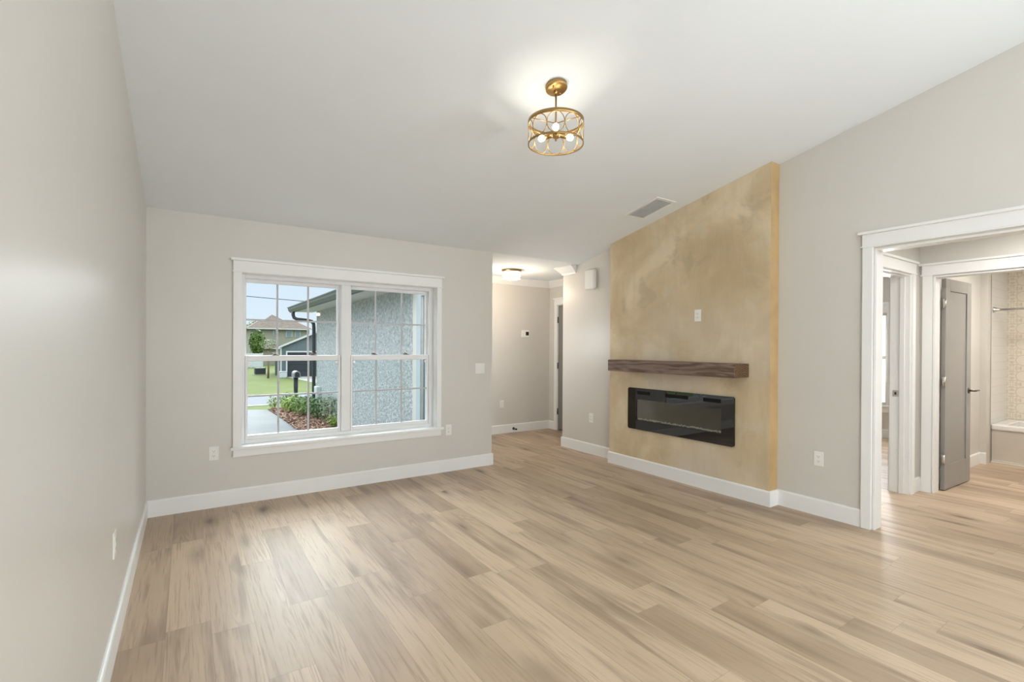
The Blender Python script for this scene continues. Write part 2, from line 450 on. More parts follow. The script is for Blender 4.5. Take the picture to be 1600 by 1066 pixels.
class MB:
    def __init__(self):
        self.bm = bmesh.new()

    def box(self, x0, y0, z0, x1, y1, z1, bev=0.0, seg=2, mat=None):
        bm = self.bm
        vs = [bm.verts.new((x, y, z)) for x in (min(x0, x1), max(x0, x1)) for y in (min(y0, y1), max(y0, y1)) for z in (min(z0, z1), max(z0, z1))]
        fs = [(0, 1, 3, 2), (4, 6, 7, 5), (0, 4, 5, 1), (2, 3, 7, 6), (0, 2, 6, 4), (1, 5, 7, 3)]
        faces = [bm.faces.new([vs[i] for i in f]) for f in fs]
        if mat is not None:
            for v in vs: v.co = mat @ v.co
        if bev:
            eds = list({e for f in faces for e in f.edges})
            bmesh.ops.bevel(bm, geom=eds, offset=bev, segments=seg, affect='EDGES', profile=0.5)
        return self

    def cyl(self, p0, p1, r0, r1=None, n=20, cap=True):
        bm = self.bm; r1 = r0 if r1 is None else r1
        p0 = Vector(p0); p1 = Vector(p1); ax = (p1 - p0).normalized()
        a = ax.orthogonal().normalized(); b = ax.cross(a)
        A = []; B = []
        for i in range(n):
            t = 2 * PI * i / n; d = a * math.cos(t) + b * math.sin(t)
            A.append(bm.verts.new(p0 + d * r0)); B.append(bm.verts.new(p1 + d * r1))
        for i in range(n):
            j = (i + 1) % n
            f = bm.faces.new([A[i], A[j], B[j], B[i]]); f.smooth = True
        if cap:
            bm.faces.new(A[::-1]); bm.faces.new(B)
        return self

    def tube(self, pts, r, n=12, cap=True):
        bm = self.bm; pts = [Vector(p) for p in pts]; rings = []
        ref = None
        for i, p in enumerate(pts):
            if i == 0: t = pts[1] - p
            elif i == len(pts) - 1: t = p - pts[i - 1]
            else: t = (pts[i + 1] - pts[i - 1])
            t.normalize()
            a = t.orthogonal().normalized() if ref is None else (ref - t * ref.dot(t)).normalized()
            ref = a; b = t.cross(a)
            rr = r[i] if isinstance(r, (list, tuple)) else r
            rings.append([bm.verts.new(p + (a * math.cos(2 * PI * k / n) + b * math.sin(2 * PI * k / n)) * rr) for k in range(n)])
        for q in range(len(rings) - 1):
            for k in range(n):
                j = (k + 1) % n
                f = bm.faces.new([rings[q][k], rings[q][j], rings[q + 1][j], rings[q + 1][k]]); f.smooth = True
        if cap:
            bm.faces.new(rings[0][::-1]); bm.faces.new(rings[-1])
        return self

    def lathe(self, prof, c, n=48, mat=None, closed=False):
        """prof: (radius, z) going round; around the z axis through c"""
        bm = self.bm; c = Vector(c); rings = []
        for (r, z) in prof:
            if r < 1e-6:
                rings.append([bm.verts.new(c + Vector((0, 0, z)))])
            else:
                rings.append([bm.verts.new(c + Vector((r * math.cos(2 * PI * k / n), r * math.sin(2 * PI * k / n), z))) for k in range(n)])
        pairs = list(zip(rings, rings[1:]))
        if closed: pairs.append((rings[-1], rings[0]))
        for A, B in pairs:
            for k in range(n):
                j = (k + 1) % n
                vs = [A[k % len(A)], A[j % len(A)], B[j % len(B)], B[k % len(B)]]
                u_ = []
                for v in vs:
                    if v not in u_: u_.append(v)
                if len(u_) > 2:
                    f = bm.faces.new(u_); f.smooth = True
        if mat is not None:
            for R_ in rings:
                for v in R_: v.co = mat @ v.co
        return self

    def torus(self, c, ax, R_, r_, n=40, m=10):
        bm = self.bm; c = Vector(c); ax = Vector(ax).normalized()
        a = ax.orthogonal().normalized(); b = ax.cross(a); rings = []
        for i in range(n):
            t = 2 * PI * i / n; d = a * math.cos(t) + b * math.sin(t)
            rings.append([bm.verts.new(c + d * (R_ + r_ * math.cos(2 * PI * k / m)) + ax * r_ * math.sin(2 * PI * k / m)) for k in range(m)])
        for i in range(n):
            A, B = rings[i], rings[(i + 1) % n]
            for k in range(m):
                j = (k + 1) % m
                f = bm.faces.new([A[k], B[k], B[j], A[j]]); f.smooth = True
        return self

    def prism(self, poly, axis, t0, t1, bev=0.0):
        """polygon of (a, b) pairs extruded along axis: x -> (y, z), y -> (x, z), z -> (x, y)"""
        bm = self.bm
        def P_(a, b, t):
            return {'x': (t, a, b), 'y': (a, t, b), 'z': (a, b, t)}[axis]
        A = [bm.verts.new(P_(a, b, t0)) for a, b in poly]; B = [bm.verts.new(P_(a, b, t1)) for a, b in poly]
        fs = [bm.faces.new(A[::-1]), bm.faces.new(B)]
        for i in range(len(A)):
            j = (i + 1) % len(A); fs.append(bm.faces.new([A[i], A[j], B[j], B[i]]))
        if bev:
            bmesh.ops.bevel(bm, geom=list({e for f in fs for e in f.edges}), offset=bev, segments=2, affect='EDGES', profile=0.5)
        return self

    def sweep(self, stations, prof):
        """stations: list of (base point, offset direction); prof: closed list of (d, z)"""
        bm = self.bm; rings = []
        for b, o in stations:
            rings.append([bm.verts.new((b[0] + o[0] * d, b[1] + o[1] * d, b[2] + z)) for d, z in prof])
        for A, B in zip(rings, rings[1:]):
            for i in range(len(A)):
                j = (i + 1) % len(A); bm.faces.new([A[i], A[j], B[j], B[i]])
        bm.faces.new(rings[0][::-1]); bm.faces.new(rings[-1])
        return self

    def build(self, name, mat, parent=None, mats=None):
        bm = self.bm
        bmesh.ops.recalc_face_normals(bm, faces=bm.faces[:])
        if parent is not None:
            org = ORG[parent.name]
            for v in bm.verts: v.co -= org
        me = bpy.data.meshes.new(name); bm.to_mesh(me); bm.free()
        for m_ in (mats or [mat]): me.materials.append(m_)
        o = bpy.data.objects.new(name, me); COL.objects.link(o)
        ORG[o.name] = Vector((0, 0, 0))
        if parent is not None:
            o.parent = parent; ORG[o.name] = ORG[parent.name].copy()
        return o


ORG = {}


def tag(o, label, cat, group=None, kind=None):
    o['label'] = label; o['category'] = cat
    if group: o['group'] = group
    if kind: o['kind'] = kind
    return o


def empty(name, loc, label, cat, group=None, kind=None):
    o = bpy.data.objects.new(name, None); COL.objects.link(o)
    o.location = loc; o.empty_display_size = 0.1
    ORG[o.name] = Vector(loc)
    return tag(o, label, cat, group, kind)


def struct(o, label, cat):
    return tag(o, label, cat, kind='structure')


def copy_tree(o, parent=None):
    c = o.copy(); COL.objects.link(c)
    if parent is not None: c.parent = parent
    for ch in o.children: copy_tree(ch, c)
    return c


# ------------------------------------------------------------------ the room shell
SL = 0.2014      # slope of the vaulted ceiling
RIDGE = -5.2
zc = lambda y: 2.44 - SL * y if y > RIDGE else 2.44 - SL * RIDGE + 0.2 * (y - RIDGE)

m = MB()
m.box(-0.2, -8.6, -0.12, 4.60, 0.0, 0); m.box(2.95, 0.0, -0.12, 6.6, 1.80, 0); m.box(4.60, -6.2, -0.12, 9.25, 0.0, 0)
struct(m.build('floor', FLOOR), 'light oak plank floor with long grain and knots running through all rooms', 'floor')

m = MB()
m.prism([(0.0, 2.44), (0.0, 2.62), (RIDGE, zc(RIDGE) + 0.18), (-8.6, zc(-8.6) + 0.18), (-8.6, zc(-8.6)), (RIDGE, zc(RIDGE))], 'x', -0.2, 4.66)
struct(m.build('ceiling', CEIL), 'sloped white vaulted ceiling over the main room', 'ceiling')
m = MB(); m.box(2.95, 0.0, 2.44, 6.6, 1.80, 2.62)
struct(m.build('ceiling', CEIL), 'flat white ceiling of the entry hall with the drum light', 'ceiling')
m = MB(); m.box(4.66, -6.2, 2.44, 9.25, 0.0, 2.62)
struct(m.build('ceiling', CEIL), 'flat white ceiling of the side rooms beyond the wide opening', 'ceiling')

# window wall
m = MB()
m.box(-0.2, 0, 0, 0.657, 0.2, 2.44); m.box(2.481, 0, 0, 3.18, 0.2, 2.44)
m.box(0.657, 0, 0, 2.481, 0.2, 0.49); m.box(0.657, 0, 1.985, 2.481, 0.2, 2.44)
struct(m.build('wall_front', WALL), 'greige wall with the white double window', 'wall')
m = MB(); m.box(-0.2, -8.6, 0, 0, 0.0, 3.6)
struct(m.build('wall_left', WALL), 'plain greige wall along the left side of the room', 'wall')
m = MB()
m.box(0, -8.6, 0, 0.8, -8.45, 3.0); m.box(3.8, -8.6, 0, 4.535, -8.45, 3.0); m.box(0.8, -8.6, 2.15, 3.8, -8.45, 3.0); m.box(0.8, -8.6, 0, 3.8, -8.57, 2.15)
struct(m.build('wall_back', WALL), 'greige wall behind the viewpoint with an opening for the added fill light', 'wall')
# right wall with the wide cased opening
m = MB()
m.box(4.535, -3.25, 0, 4.65, 0.36, 3.3); m.box(4.535, -4.95, 2.107, 4.65, -3.25, 3.6); m.box(4.535, -8.6, 0, 4.65, -4.95, 3.6)
struct(m.build('wall_right', WALL), 'greige wall on the right carrying the fireplace bump-out and the wide cased opening', 'wall')
# fireplace bump-out
m = MB()
m.prism([(-0.66, 0), (-2.545, 0), (-2.545, zc(-2.545)), (-0.66, zc(-0.66))], 'x', 4.405, 4.535)
o = m.build('wall_fireplace', PLASTER, mats=[PLASTER, PLASTER_EDGE])
for f in o.data.polygons:
    if abs(f.normal.y) > 0.9: f.material_index = 1
struct(o, 'tan trowelled plaster fireplace wall rising to the sloped ceiling', 'wall')

# entry hall walls
m = MB()
m.box(2.95, 0.2, 0, 3.18, 0.42, 2.44); m.box(2.95, 1.45, 0, 3.18, 1.80, 2.44); m.box(2.95, 0.42, 2.05, 3.18, 1.45, 2.44)
m.box(2.95, 0.2, -0.35, 3.18, 1.80, 0)
struct(m.build('wall_entry', WALL), 'entry hall wall that holds the front door', 'wall')
m = MB(); m.box(3.18, 1.615, 0, 6.6, 1.80, 2.44)
struct(m.build('wall_hall', WALL), 'taupe far wall of the entry hall with the thermostat', 'wall')
m = MB()
m.box(5.29, 1.395, 0, 5.41, 1.615, 2.44); m.box(5.29, 0.36, 0, 5.41, 0.62, 2.44); m.box(5.29, 0.62, 2.045, 5.41, 1.395, 2.44)
struct(m.build('wall_hall_right', WALL), 'short hall wall around the closed grey door', 'wall')
m = MB(); m.box(4.65, 0.24, 0, 6.6, 0.36, 2.44); m.box(6.5, 0.36, 0, 6.6, 1.615, 2.44)
struct(m.build('wall_closet', WALL), 'closet walls behind the hall and fireplace wall', 'wall')

# side rooms
m = MB()
m.box(5.865, -3.07, 0, 8.10, -2.93, 2.44); m.box(4.65, -3.07, 0, 5.10, -2.93, 2.44); m.box(5.10, -3.07, 2.055, 5.865, -2.93, 2.44)
struct(m.build('wall_passage', WALL), 'passage wall with the bedroom doorway beyond the wide opening', 'wall')
m = MB()
m.box(6.10, -3.175, 0, 6.22, -3.07, 2.44); m.box(6.10, -6.2, 0, 6.22, -3.90, 2.44); m.box(6.10, -3.90, 2.045, 6.22, -3.175, 2.44)
struct(m.build('wall_bathroom', WALL), 'wall with the white cased bathroom doorway', 'wall')
m = MB(); m.box(8.10, -3.135, 0, 8.24, -2.93, 2.44)
struct(m.build('wall_wing', WALL), 'narrow wing wall at the head of the bathtub', 'wall')
m = MB(); m.box(8.24, -3.125, 0, 9.06, -2.93, 2.44)
struct(m.build('wall_tub_end', WTILE), 'white tiled wall at the end of the bathtub', 'wall')
m = MB(); m.box(9.06, -4.70, 0, 9.25, -2.93, 2.44)
o = m.build('wall_tub_back', SCROLL)
struct(o, 'cream scrollwork tile wall behind the bathtub', 'wall')
m = MB(); m.box(6.22, -4.85, 0, 9.25, -4.70, 2.44); m.box(4.65, -6.2, 0, 6.10, -6.05, 2.44)
struct(m.build('wall_bathroom_far', WALL), 'bathroom and passage end walls out of view on the right', 'wall')
m = MB()
m.box(9.05, -2.93, 0, 9.25, -1.835, 2.44); m.box(9.05, -0.95, 0, 9.25, 0.0, 2.44); m.box(9.05, -1.835, 0, 9.25, -0.95, 0.50); m.box(9.05, -1.835, 1.90, 9.25, -0.95, 2.44)
m.box(9.22, -1.835, 0.5, 9.25, -0.95, 1.9)
struct(m.build('wall_bedroom', WALL), 'bedroom wall with a bright window seen through the doorway', 'wall')
m = MB(); m.box(4.65, -0.12, 0, 9.05, 0.0, 2.44)
struct(m.build('wall_bedroom_far', WALL), 'far bedroom wall hidden behind the fireplace wall', 'wall')

# ------------------------------------------------------------------ baseboards
BP = [(0, 0), (0.015, 0), (0.015, 0.122), (0.011, 0.130), (0.006, 0.133), (0, 0.133)]


def bb(name, st, label):
    struct(MB().sweep([((x, y, 0), o_) for x, y, o_ in st], BP).build(name, TRIM), label, 'baseboard')


bb('baseboard_front', [(0, 0, (1, -1)), (3.18, 0, (1, -1)), (3.18, 0.2, (1, 0))], 'white baseboard under the double window')
bb('baseboard_left', [(0, 0, (1, -1)), (0, -8.4, (1, 0))], 'white baseboard along the left wall')
bb('baseboard_fireplace', [(4.535, -3.18, (-1, 0)), (4.535, -2.545, (-1, -1)), (4.405, -2.545, (-1, -1)), (4.405, -0.66, (-1, 1)), (4.535, -0.66, (-1, 1)), (4.535, 0.36, (-1, 1)), (5.29, 0.36, (0, 1))],
   'white baseboard wrapping the plaster fireplace wall and the walls beside it')
bb('baseboard_hall', [(3.18, 1.615, (0, -1)), (5.29, 1.615, (-1, -1)), (5.29, 1.462, (-1, 0))], 'white baseboard along the far hall wall with the door stop')
bb('baseboard_passage', [(5.933, -3.07, (0, -1)), (6.10, -3.07, (-1, -1)), (6.10, -3.10, (-1, 0))], 'short white baseboard in the corner between the two cased doorways')
bb('baseboard_bathroom', [(6.26, -3.07, (0, -1)), (8.10, -3.07, (-1, -1)), (8.10, -3.135, (-1, 0))], 'white baseboard behind the open grey bathroom door')
bb('baseboard_bedroom', [(9.05, -2.9, (-1, 0)), (9.05, -0.2, (-1, 0))], 'white baseboard under the bedroom window')

# ------------------------------------------------------------------ crown moulding
CP = [(0, -0.105), (0.012, -0.105), (0.016, -0.092), (0.026, -0.082), (0.050, -0.052), (0.074, -0.026), (0.082, -0.018), (0.093, -0.016), (0.093, -0.002), (0, -0.002)]
m = MB().sweep([((3.18, 1.615, 2.44), (0, -1)), ((5.29, 1.615, 2.44), (-1, -1)), ((5.29, 0.36, 2.44), (-1, 0))], CP)
struct(m.build('trim_1', TRIM), 'white crown moulding along the far hall walls', 'crown moulding')
m = MB().sweep([((4.535, 0.09, 2.44), (-1, 0)), ((4.535, 0.36, 2.44), (-1, 1)), ((5.19, 0.36, 2.44), (0, 1))], CP)
struct(m.build('trim_2', TRIM), 'short white crown moulding return capping the wall corner by the hall', 'crown moulding')


# ------------------------------------------------------------------ cased openings
def ymap(fx_):
    return fx_


# wide cased opening on the right wall (opening y -4.95..-3.25)
t = empty('trim_3', (4.535, -3.25, 0), 'wide white cased opening with a flat header in the right wall', 'door casing', kind='structure')
MB().box(4.511, -3.247, 0, 4.535, -3.180, 2.122, 0.003).build('side_casing', TRIM, t)
MB().box(4.511, -5.02, 0, 4.535, -4.953, 2.122, 0.003).build('side_casing', TRIM, t)
MB().box(4.505, -5.035, 2.116, 4.535, -3.166, 2.128, 0.003).build('fillet', TRIM, t)
MB().box(4.508, -5.02, 2.128, 4.535, -3.179, 2.216, 0.002).build('header_board', TRIM, t)
MB().box(4.490, -5.046, 2.216, 4.535, -3.153, 2.237, 0.004).build('header_cap', TRIM, t)
j = MB(); j.box(4.535, -3.265, 0, 4.655, -3.25, 2.107, 0.002); j.box(4.535, -4.95, 0, 4.655, -4.935, 2.107, 0.002); j.box(4.535, -4.935, 2.092, 4.655, -3.265, 2.107, 0.002)
j.build('jamb', TRIM, t)
# back side casing of the same opening
j = MB(); j.box(4.65, -3.247, 0, 4.672, -3.18, 2.12, 0.003); j.box(4.65, -5.02, 2.12, 4.672, -3.18, 2.21, 0.003)
j.build('back_casing', TRIM, t)

# bedroom doorway in the passage wall (opening x 5.10..5.865), faces -y
t = empty('trim_4', (5.48, -3.07, 0), 'white cased bedroom doorway with a latch plate on its jamb', 'door casing', kind='structure')
MB().box(5.865, -3.092, 0, 5.933, -3.07, 2.055).build('side_casing', TRIM, t)
MB().box(5.035, -3.092, 0, 5.103, -3.07, 2.055).build('side_casing', TRIM, t)
MB().box(5.02, -3.098, 2.052, 5.946, -3.07, 2.064).build('fillet', TRIM, t)
MB().box(5.035, -3.094, 2.064, 5.933, -3.07, 2.150).build('header_board', TRIM, t)
MB().box(5.01, -3.112, 2.150, 5.958, -3.07, 2.170).build('header_cap', TRIM, t)
j = MB(); j.box(5.847, -3.074, 0, 5.865, -2.92, 2.055); j.box(5.10, -3.074, 0, 5.118, -2.92, 2.055); j.box(5.118, -3.074, 2.037, 5.847, -2.92, 2.055)
jm = j.build('jamb', TRIM, t)
j = MB(); j.box(5.835, -3.035, 0, 5.847, -3.0, 2.037); j.box(5.118, -3.035, 0, 5.13, -3.0, 2.037); j.box(5.13, -3.035, 2.025, 5.835, -3.0, 2.037)
j.build('stop_strip', TRIM, t)
MB().box(5.845, -2.992, 0.905, 5.8485, -2.945, 0.965, 0.001).build('strike_plate', NICKEL, t)
MB().box(5.8445, -2.975, 0.922, 5.846, -2.960, 0.948).build('strike_hole', SLOT, t)
j = MB(); j.box(5.865, -2.93, 0, 5.933, -2.908, 2.055); j.build('back_casing', TRIM, t)

# bathroom doorway (opening y -3.90..-3.175), faces -x
t = empty('trim_5', (6.10, -3.53, 0), 'white cased bathroom doorway beside the open grey door', 'door casing', kind='structure')
MB().box(6.080, -3.172, 0, 6.10, -3.097, 2.052).build('side_casing', TRIM, t)
MB().box(6.080, -3.972, 0, 6.10, -3.903, 2.052).build('side_casing', TRIM, t)
MB().box(6.072, -3.99, 2.050, 6.10, -3.082, 2.061).build('fillet', TRIM, t)
MB().box(6.076, -3.98, 2.061, 6.10, -3.093, 2.145).build('header_board', TRIM, t)
MB().box(6.060, -4.00, 2.145, 6.10, -3.073, 2.163).build('header_cap', TRIM, t)
j = MB(); j.box(6.094, -3.19, 0, 6.228, -3.175, 2.045); j.box(6.094, -3.90, 0, 6.228, -3.885, 2.045); j.box(6.094, -3.885, 2.03, 6.228, -3.19, 2.045)
j.build('jamb', TRIM, t)

# hall doorway (opening y 0.62..1.395), faces -x
t = empty('trim_6', (5.29, 1.0, 0), 'white cased hall doorway around the dark grey door', 'door casing', kind='structure')
MB().box(5.268, 1.393, 0, 5.29, 1.462, 2.045, 0.003).build('side_casing', TRIM, t)
MB().box(5.268, 0.55, 0, 5.29, 0.622, 2.045, 0.003).build('side_casing', TRIM, t)
MB().box(5.266, 0.54, 2.043, 5.29, 1.465, 2.135, 0.002).build('header_board', TRIM, t)
MB().box(5.250, 0.52, 2.135, 5.29, 1.482, 2.155, 0.004).build('header_cap', TRIM, t)
j = MB(); j.box(5.284, 1.383, 0, 5.41, 1.395, 2.045, 0.002); j.box(5.284, 0.62, 0, 5.41, 0.632, 2.045, 0.002); j.box(5.284, 0.632, 2.033, 5.41, 1.383, 2.045, 0.002)
j.build('jamb', TRIM, t)


# ------------------------------------------------------------------ doors
def panel_door(m, w, h, th, stile=0.115, top=0.115, bot=0.235):
    """leaf from hinge (0,0,0) along +x, thickness 0..th in y; one recessed flat panel"""
    m.box(0, 0, 0, stile, th, h, 0.002); m.box(w - stile, 0, 0, w, th, h, 0.002)
    m.box(stile, 0, 0, w - stile, th, bot, 0.002); m.box(stile, 0, h - top, w - stile, th, h, 0.002)
    m.box(stile - 0.002, 0.011, bot - 0.002, w - stile + 0.002, th - 0.011, h - top + 0.002)


def lever(m, x, z, y_face, sgn, dirx):
    m.cyl((x, y_face, z), (x, y_face + sgn * 0.008, z), 0.029)
    m.cyl((x, y_face, z), (x, y_face + sgn * 0.048, z), 0.010)
    m.tube([(x, y_face + sgn * 0.045, z), (x + dirx * 0.02, y_face + sgn * 0.05, z), (x + dirx * 0.11, y_face + sgn * 0.052, z)], [0.010, 0.010, 0.007])


# bathroom door: hinged at the left jamb, open into the bathroom
dr = empty('door_1', (0, 0, 0), 'grey single-panel door standing open in the bathroom doorway', 'door', kind='structure')
mm = MB(); panel_door(mm, 0.685, 2.022, 0.035)
leaf = mm.build('door_leaf', GREYDOOR, dr)
mm = MB(); lever(mm, 0.625, 0.925, 0.0, -1, 1); lever(mm, 0.625, 0.925, 0.035, 1, -1)
mm.build('door_handle', BRONZE, leaf)
for zz_ in (0.29, 1.035, 1.78):
    mm = MB(); mm.cyl((-0.004, 0.004, zz_ - 0.045), (-0.004, 0.004, zz_ + 0.045), 0.0065); mm.box(-0.002, 0.002, zz_ - 0.045, 0.0005, 0.032, zz_ + 0.045)
    mm.box(-0.036, 0.0065, zz_ - 0.045, -0.004, 0.009, zz_ + 0.045)
    mm.build('hinge', NICKEL, leaf)
dr.location = (6.272, -3.222, 0.010); dr.rotation_euler = (0, 0, math.radians(-2.2))

# hall door: closed, hinged at the far jamb
dr = empty('door_2', (0, 0, 0), 'dark grey closed door in the hall doorway', 'door', kind='structure')
mm = MB(); panel_door(mm, 0.745, 2.012, 0.035)
leaf = mm.build('door_leaf', GREYDOOR2, dr)
for zz_ in (0.29, 1.035, 1.78):
    mm = MB(); mm.cyl((-0.003, -0.006, zz_ - 0.05), (-0.003, -0.006, zz_ + 0.05), 0.008); mm.box(-0.003, -0.002, zz_ - 0.05, 0.012, 0.0, zz_ + 0.05)
    mm.build('hinge', BRONZE, leaf)
dr.location = (5.290, 1.380, 0.018); dr.rotation_euler = (0, 0, math.radians(-90))

# front door seen only from outside
dr = empty('door_3', (2.97, 0.42, 0), 'blue-grey front door in a white frame at the corner of the stucco wall', 'door', kind='structure')
mm = MB(); mm.box(2.965, 0.43, 0.0, 3.01, 0.60, 2.04); mm.box(2.965, 1.25, 0.0, 3.01, 1.44, 2.04); mm.box(2.965, 0.60, 0, 3.01, 1.25, 0.9); mm.box(2.965, 0.60, 1.9, 3.01, 1.25, 2.04)
mm.build('door_leaf', BLUEDOOR, dr)
MB().box(2.985, 0.60, 0.9, 2.99, 1.25, 1.9).build('door_lite', WINGLASS, dr)
mm = MB(); mm.box(2.925, 1.47, -0.3, 2.96, 1.615, 2.2, 0.004); mm.box(2.93, 0.25, 2.05, 2.96, 1.47, 2.2, 0.004); mm.box(2.925, 0.25, -0.3, 2.96, 0.40, 2.05, 0.004)
mm.build('door_casing', EXTTRIM, dr)

# ------------------------------------------------------------------ the double window
win = empty('window_1', (1.57, 0.0, 0.49), 'white double window with two single-hung sashes and grid bars', 'window', kind='structure')
MB().box(0.591, -0.022, 0.49, 0.657, 0.0, 1.986, 0.003).build('side_casing', TRIM, win)
MB().box(2.481, -0.022, 0.49, 2.534, 0.0, 1.986, 0.003).build('side_casing', TRIM, win)
MB().box(0.580, -0.028, 1.984, 2.545, 0.0, 1.994, 0.003).build('fillet', TRIM, win)
MB().box(0.591, -0.024, 1.994, 2.534, 0.0, 2.082, 0.002).build('header_board', TRIM, win)
MB().box(0.572, -0.042, 2.082, 2.556, 0.0, 2.104, 0.004).build('header_cap', TRIM, win)
MB().box(0.573, -0.045, 0.467, 2.556, 0.10, 0.492, 0.004).build('window_sill', TRIM, win)
MB().box(0.593, -0.020, 0.403, 2.534, 0.0, 0.467, 0.003).build('apron', TRIM, win)
mm = MB(); mm.box(0.640, 0.0, 0.49, 0.659, 0.10, 1.985); mm.box(2.479, 0, 0.49, 2.498, 0.10, 1.985); mm.box(0.659, 0, 1.983, 2.479, 0.10, 2.0)
mm.build('jamb_return', TRIM, win)
# outer frame and centre mullion
mm = MB()
ya, yb = 0.085, 0.19
mm.box(0.657, ya, 0.490, 0.690, yb, 1.985, 0.004); mm.box(2.435, ya, 0.490, 2.481, yb, 1.985, 0.004)
mm.box(0.690, ya, 0.490, 2.435, yb, 0.525, 0.004); mm.box(0.690, ya, 1.950, 2.435, yb, 1.985, 0.004)
mm.box(1.512, ya - 0.006, 0.525, 1.600, yb, 1.950, 0.006)
mm.build('window_frame', SASH, win)


def sash(name, x0, x1, z0, z1, y, rail_b, rail_t, stile, vx, hz, pane_mat):
    mm = MB()
    mm.box(x0, y, z0, x0 + stile, y + 0.035, z1, 0.004); mm.box(x1 - stile, y, z0, x1, y + 0.035, z1, 0.004)
    mm.box(x0 + stile, y, z0, x1 - stile, y + 0.035, z0 + rail_b, 0.004); mm.box(x0 + stile, y, z1 - rail_t, x1 - stile, y + 0.035, z1, 0.004)
    s_ = mm.build(name, SASH, win)
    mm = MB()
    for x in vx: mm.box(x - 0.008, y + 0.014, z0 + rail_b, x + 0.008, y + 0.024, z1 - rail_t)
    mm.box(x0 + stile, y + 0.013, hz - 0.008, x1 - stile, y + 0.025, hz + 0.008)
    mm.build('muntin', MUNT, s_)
    MB().box(x0 + stile - 0.004, y + 0.017, z0 + rail_b - 0.004, x1 - stile + 0.004, y + 0.021, z1 - rail_t + 0.004).build('glass_pane', pane_mat, s_)
    return s_


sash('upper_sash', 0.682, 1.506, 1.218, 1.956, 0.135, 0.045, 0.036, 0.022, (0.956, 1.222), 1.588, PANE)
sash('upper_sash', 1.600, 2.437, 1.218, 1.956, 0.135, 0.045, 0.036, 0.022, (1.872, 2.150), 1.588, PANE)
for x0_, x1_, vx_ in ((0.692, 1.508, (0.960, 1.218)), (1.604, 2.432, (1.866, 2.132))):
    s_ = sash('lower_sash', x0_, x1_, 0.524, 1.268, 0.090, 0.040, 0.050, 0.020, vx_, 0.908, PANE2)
    for lx in (x0_ + 0.245, x1_ - 0.245):
        mm = MB(); mm.box(lx - 0.03, 0.093, 1.268, lx + 0.03, 0.123, 1.276, 0.002); mm.cyl((lx, 0.108, 1.276), (lx, 0.108, 1.284), 0.012, 0.010)
        mm.tube([(lx, 0.108, 1.282), (lx - 0.022, 0.10, 1.285), (lx - 0.036, 0.095, 1.281)], [0.006, 0.006, 0.004], 8)
        mm.build('sash_lock', BRONZE, s_)
    for lx in (x0_ + 0.035, x1_ - 0.035):
        MB().box(lx - 0.012, 0.088, 1.186, lx + 0.012, 0.092, 1.212, 0.001).build('tilt_latch', SASH, s_)

# bedroom window
bw = empty('window_2', (9.05, -1.39, 0.5), 'bright white single-hung window in the bedroom beyond the doorway', 'window', kind='structure')
mm = MB(); mm.box(9.028, -1.90, 0.49, 9.05, -1.835, 1.90, 0.003); mm.box(9.028, -0.95, 0.49, 9.05, -0.885, 1.90, 0.003)
mm.build('side_casing', TRIM, bw)
mm = MB(); mm.box(9.026, -1.90, 1.90, 9.05, -0.885, 2.03, 0.003); mm.box(9.01, -1.92, 2.03, 9.05, -0.865, 2.06, 0.003)
mm.build('header_board', TRIM, bw)
mm = MB(); mm.box(9.0, -1.92, 0.47, 9.10, -0.865, 0.495, 0.003); mm.box(9.03, -1.90, 0.39, 9.05, -0.885, 0.47, 0.003)
mm.build('window_sill', TRIM, bw)
mm = MB()
mm.box(9.10, -1.835, 0.5, 9.13, -1.80, 1.9); mm.box(9.10, -0.985, 0.5, 9.13, -0.95, 1.9); mm.box(9.10, -1.8, 0.5, 9.13, -0.985, 0.54); mm.box(9.10, -1.8, 1.86, 9.13, -0.985, 1.9); mm.box(9.10, -1.8, 1.195, 9.13, -0.985, 1.245)
mm.build('window_sash', SASH, bw)
mm = MB(); mm.box(9.112, -1.8, 0.54, 9.118, -0.985, 1.195); mm.box(9.112, -1.8, 1.245, 9.118, -0.985, 1.86)
mm.build('glass_pane', emitter('daylit_pane', (0.98, 0.99, 1.0), 1.25), bw)

# unseen patio door with a glowing pane, added to hold the rear fill light
pd = empty('fill_patio_door', (2.3, -8.5, 0), 'sliding patio door added behind the viewpoint to hold a fill light', 'window', kind='structure')
mm = MB(); mm.box(0.8, -8.52, 0, 0.86, -8.44, 2.15); mm.box(3.74, -8.52, 0, 3.8, -8.44, 2.15); mm.box(0.86, -8.52, 2.09, 3.74, -8.44, 2.15); mm.box(2.26, -8.52, 0.05, 2.34, -8.46, 2.09); mm.box(0.86, -8.52, 0, 3.74, -8.44, 0.05)
mm.build('door_frame', SASH, pd)
MB().box(0.86, -8.50, 0.05, 3.74, -8.495, 2.09).build('glass_pane', emitter('fill_pane_large', (0.95, 0.98, 1.0), 1.0), pd)

# unseen side windows with glowing panes, added to frame the two fill lights
for nm, xw, sg in (('fill_window_right', 4.535, -1), ('fill_window_left', 0.0, 1)):
    w_ = empty(nm, (xw, -6.9, 1.45), ('added fill-light window in the right wall', 'added fill-light window in the left wall')[sg > 0] + ' behind the viewpoint', 'window', kind='structure')
    mm = MB(); a_, b_ = xw, xw + sg * 0.022
    mm.box(a_, -7.78, 0.75, b_, -7.71, 2.15); mm.box(a_, -6.09, 0.75, b_, -6.02, 2.15); mm.box(a_, -7.78, 2.10, b_, -6.02, 2.20); mm.box(a_, -7.80, 0.70, b_, -6.0, 0.80)
    mm.build('casing', TRIM, w_)
    MB().box(xw, -7.71, 0.80, xw + sg * 0.006, -6.09, 2.10).build('glass_pane', emitter(nm + '_fill_pane', (0.95, 0.98, 1.0), 1.0), w_)

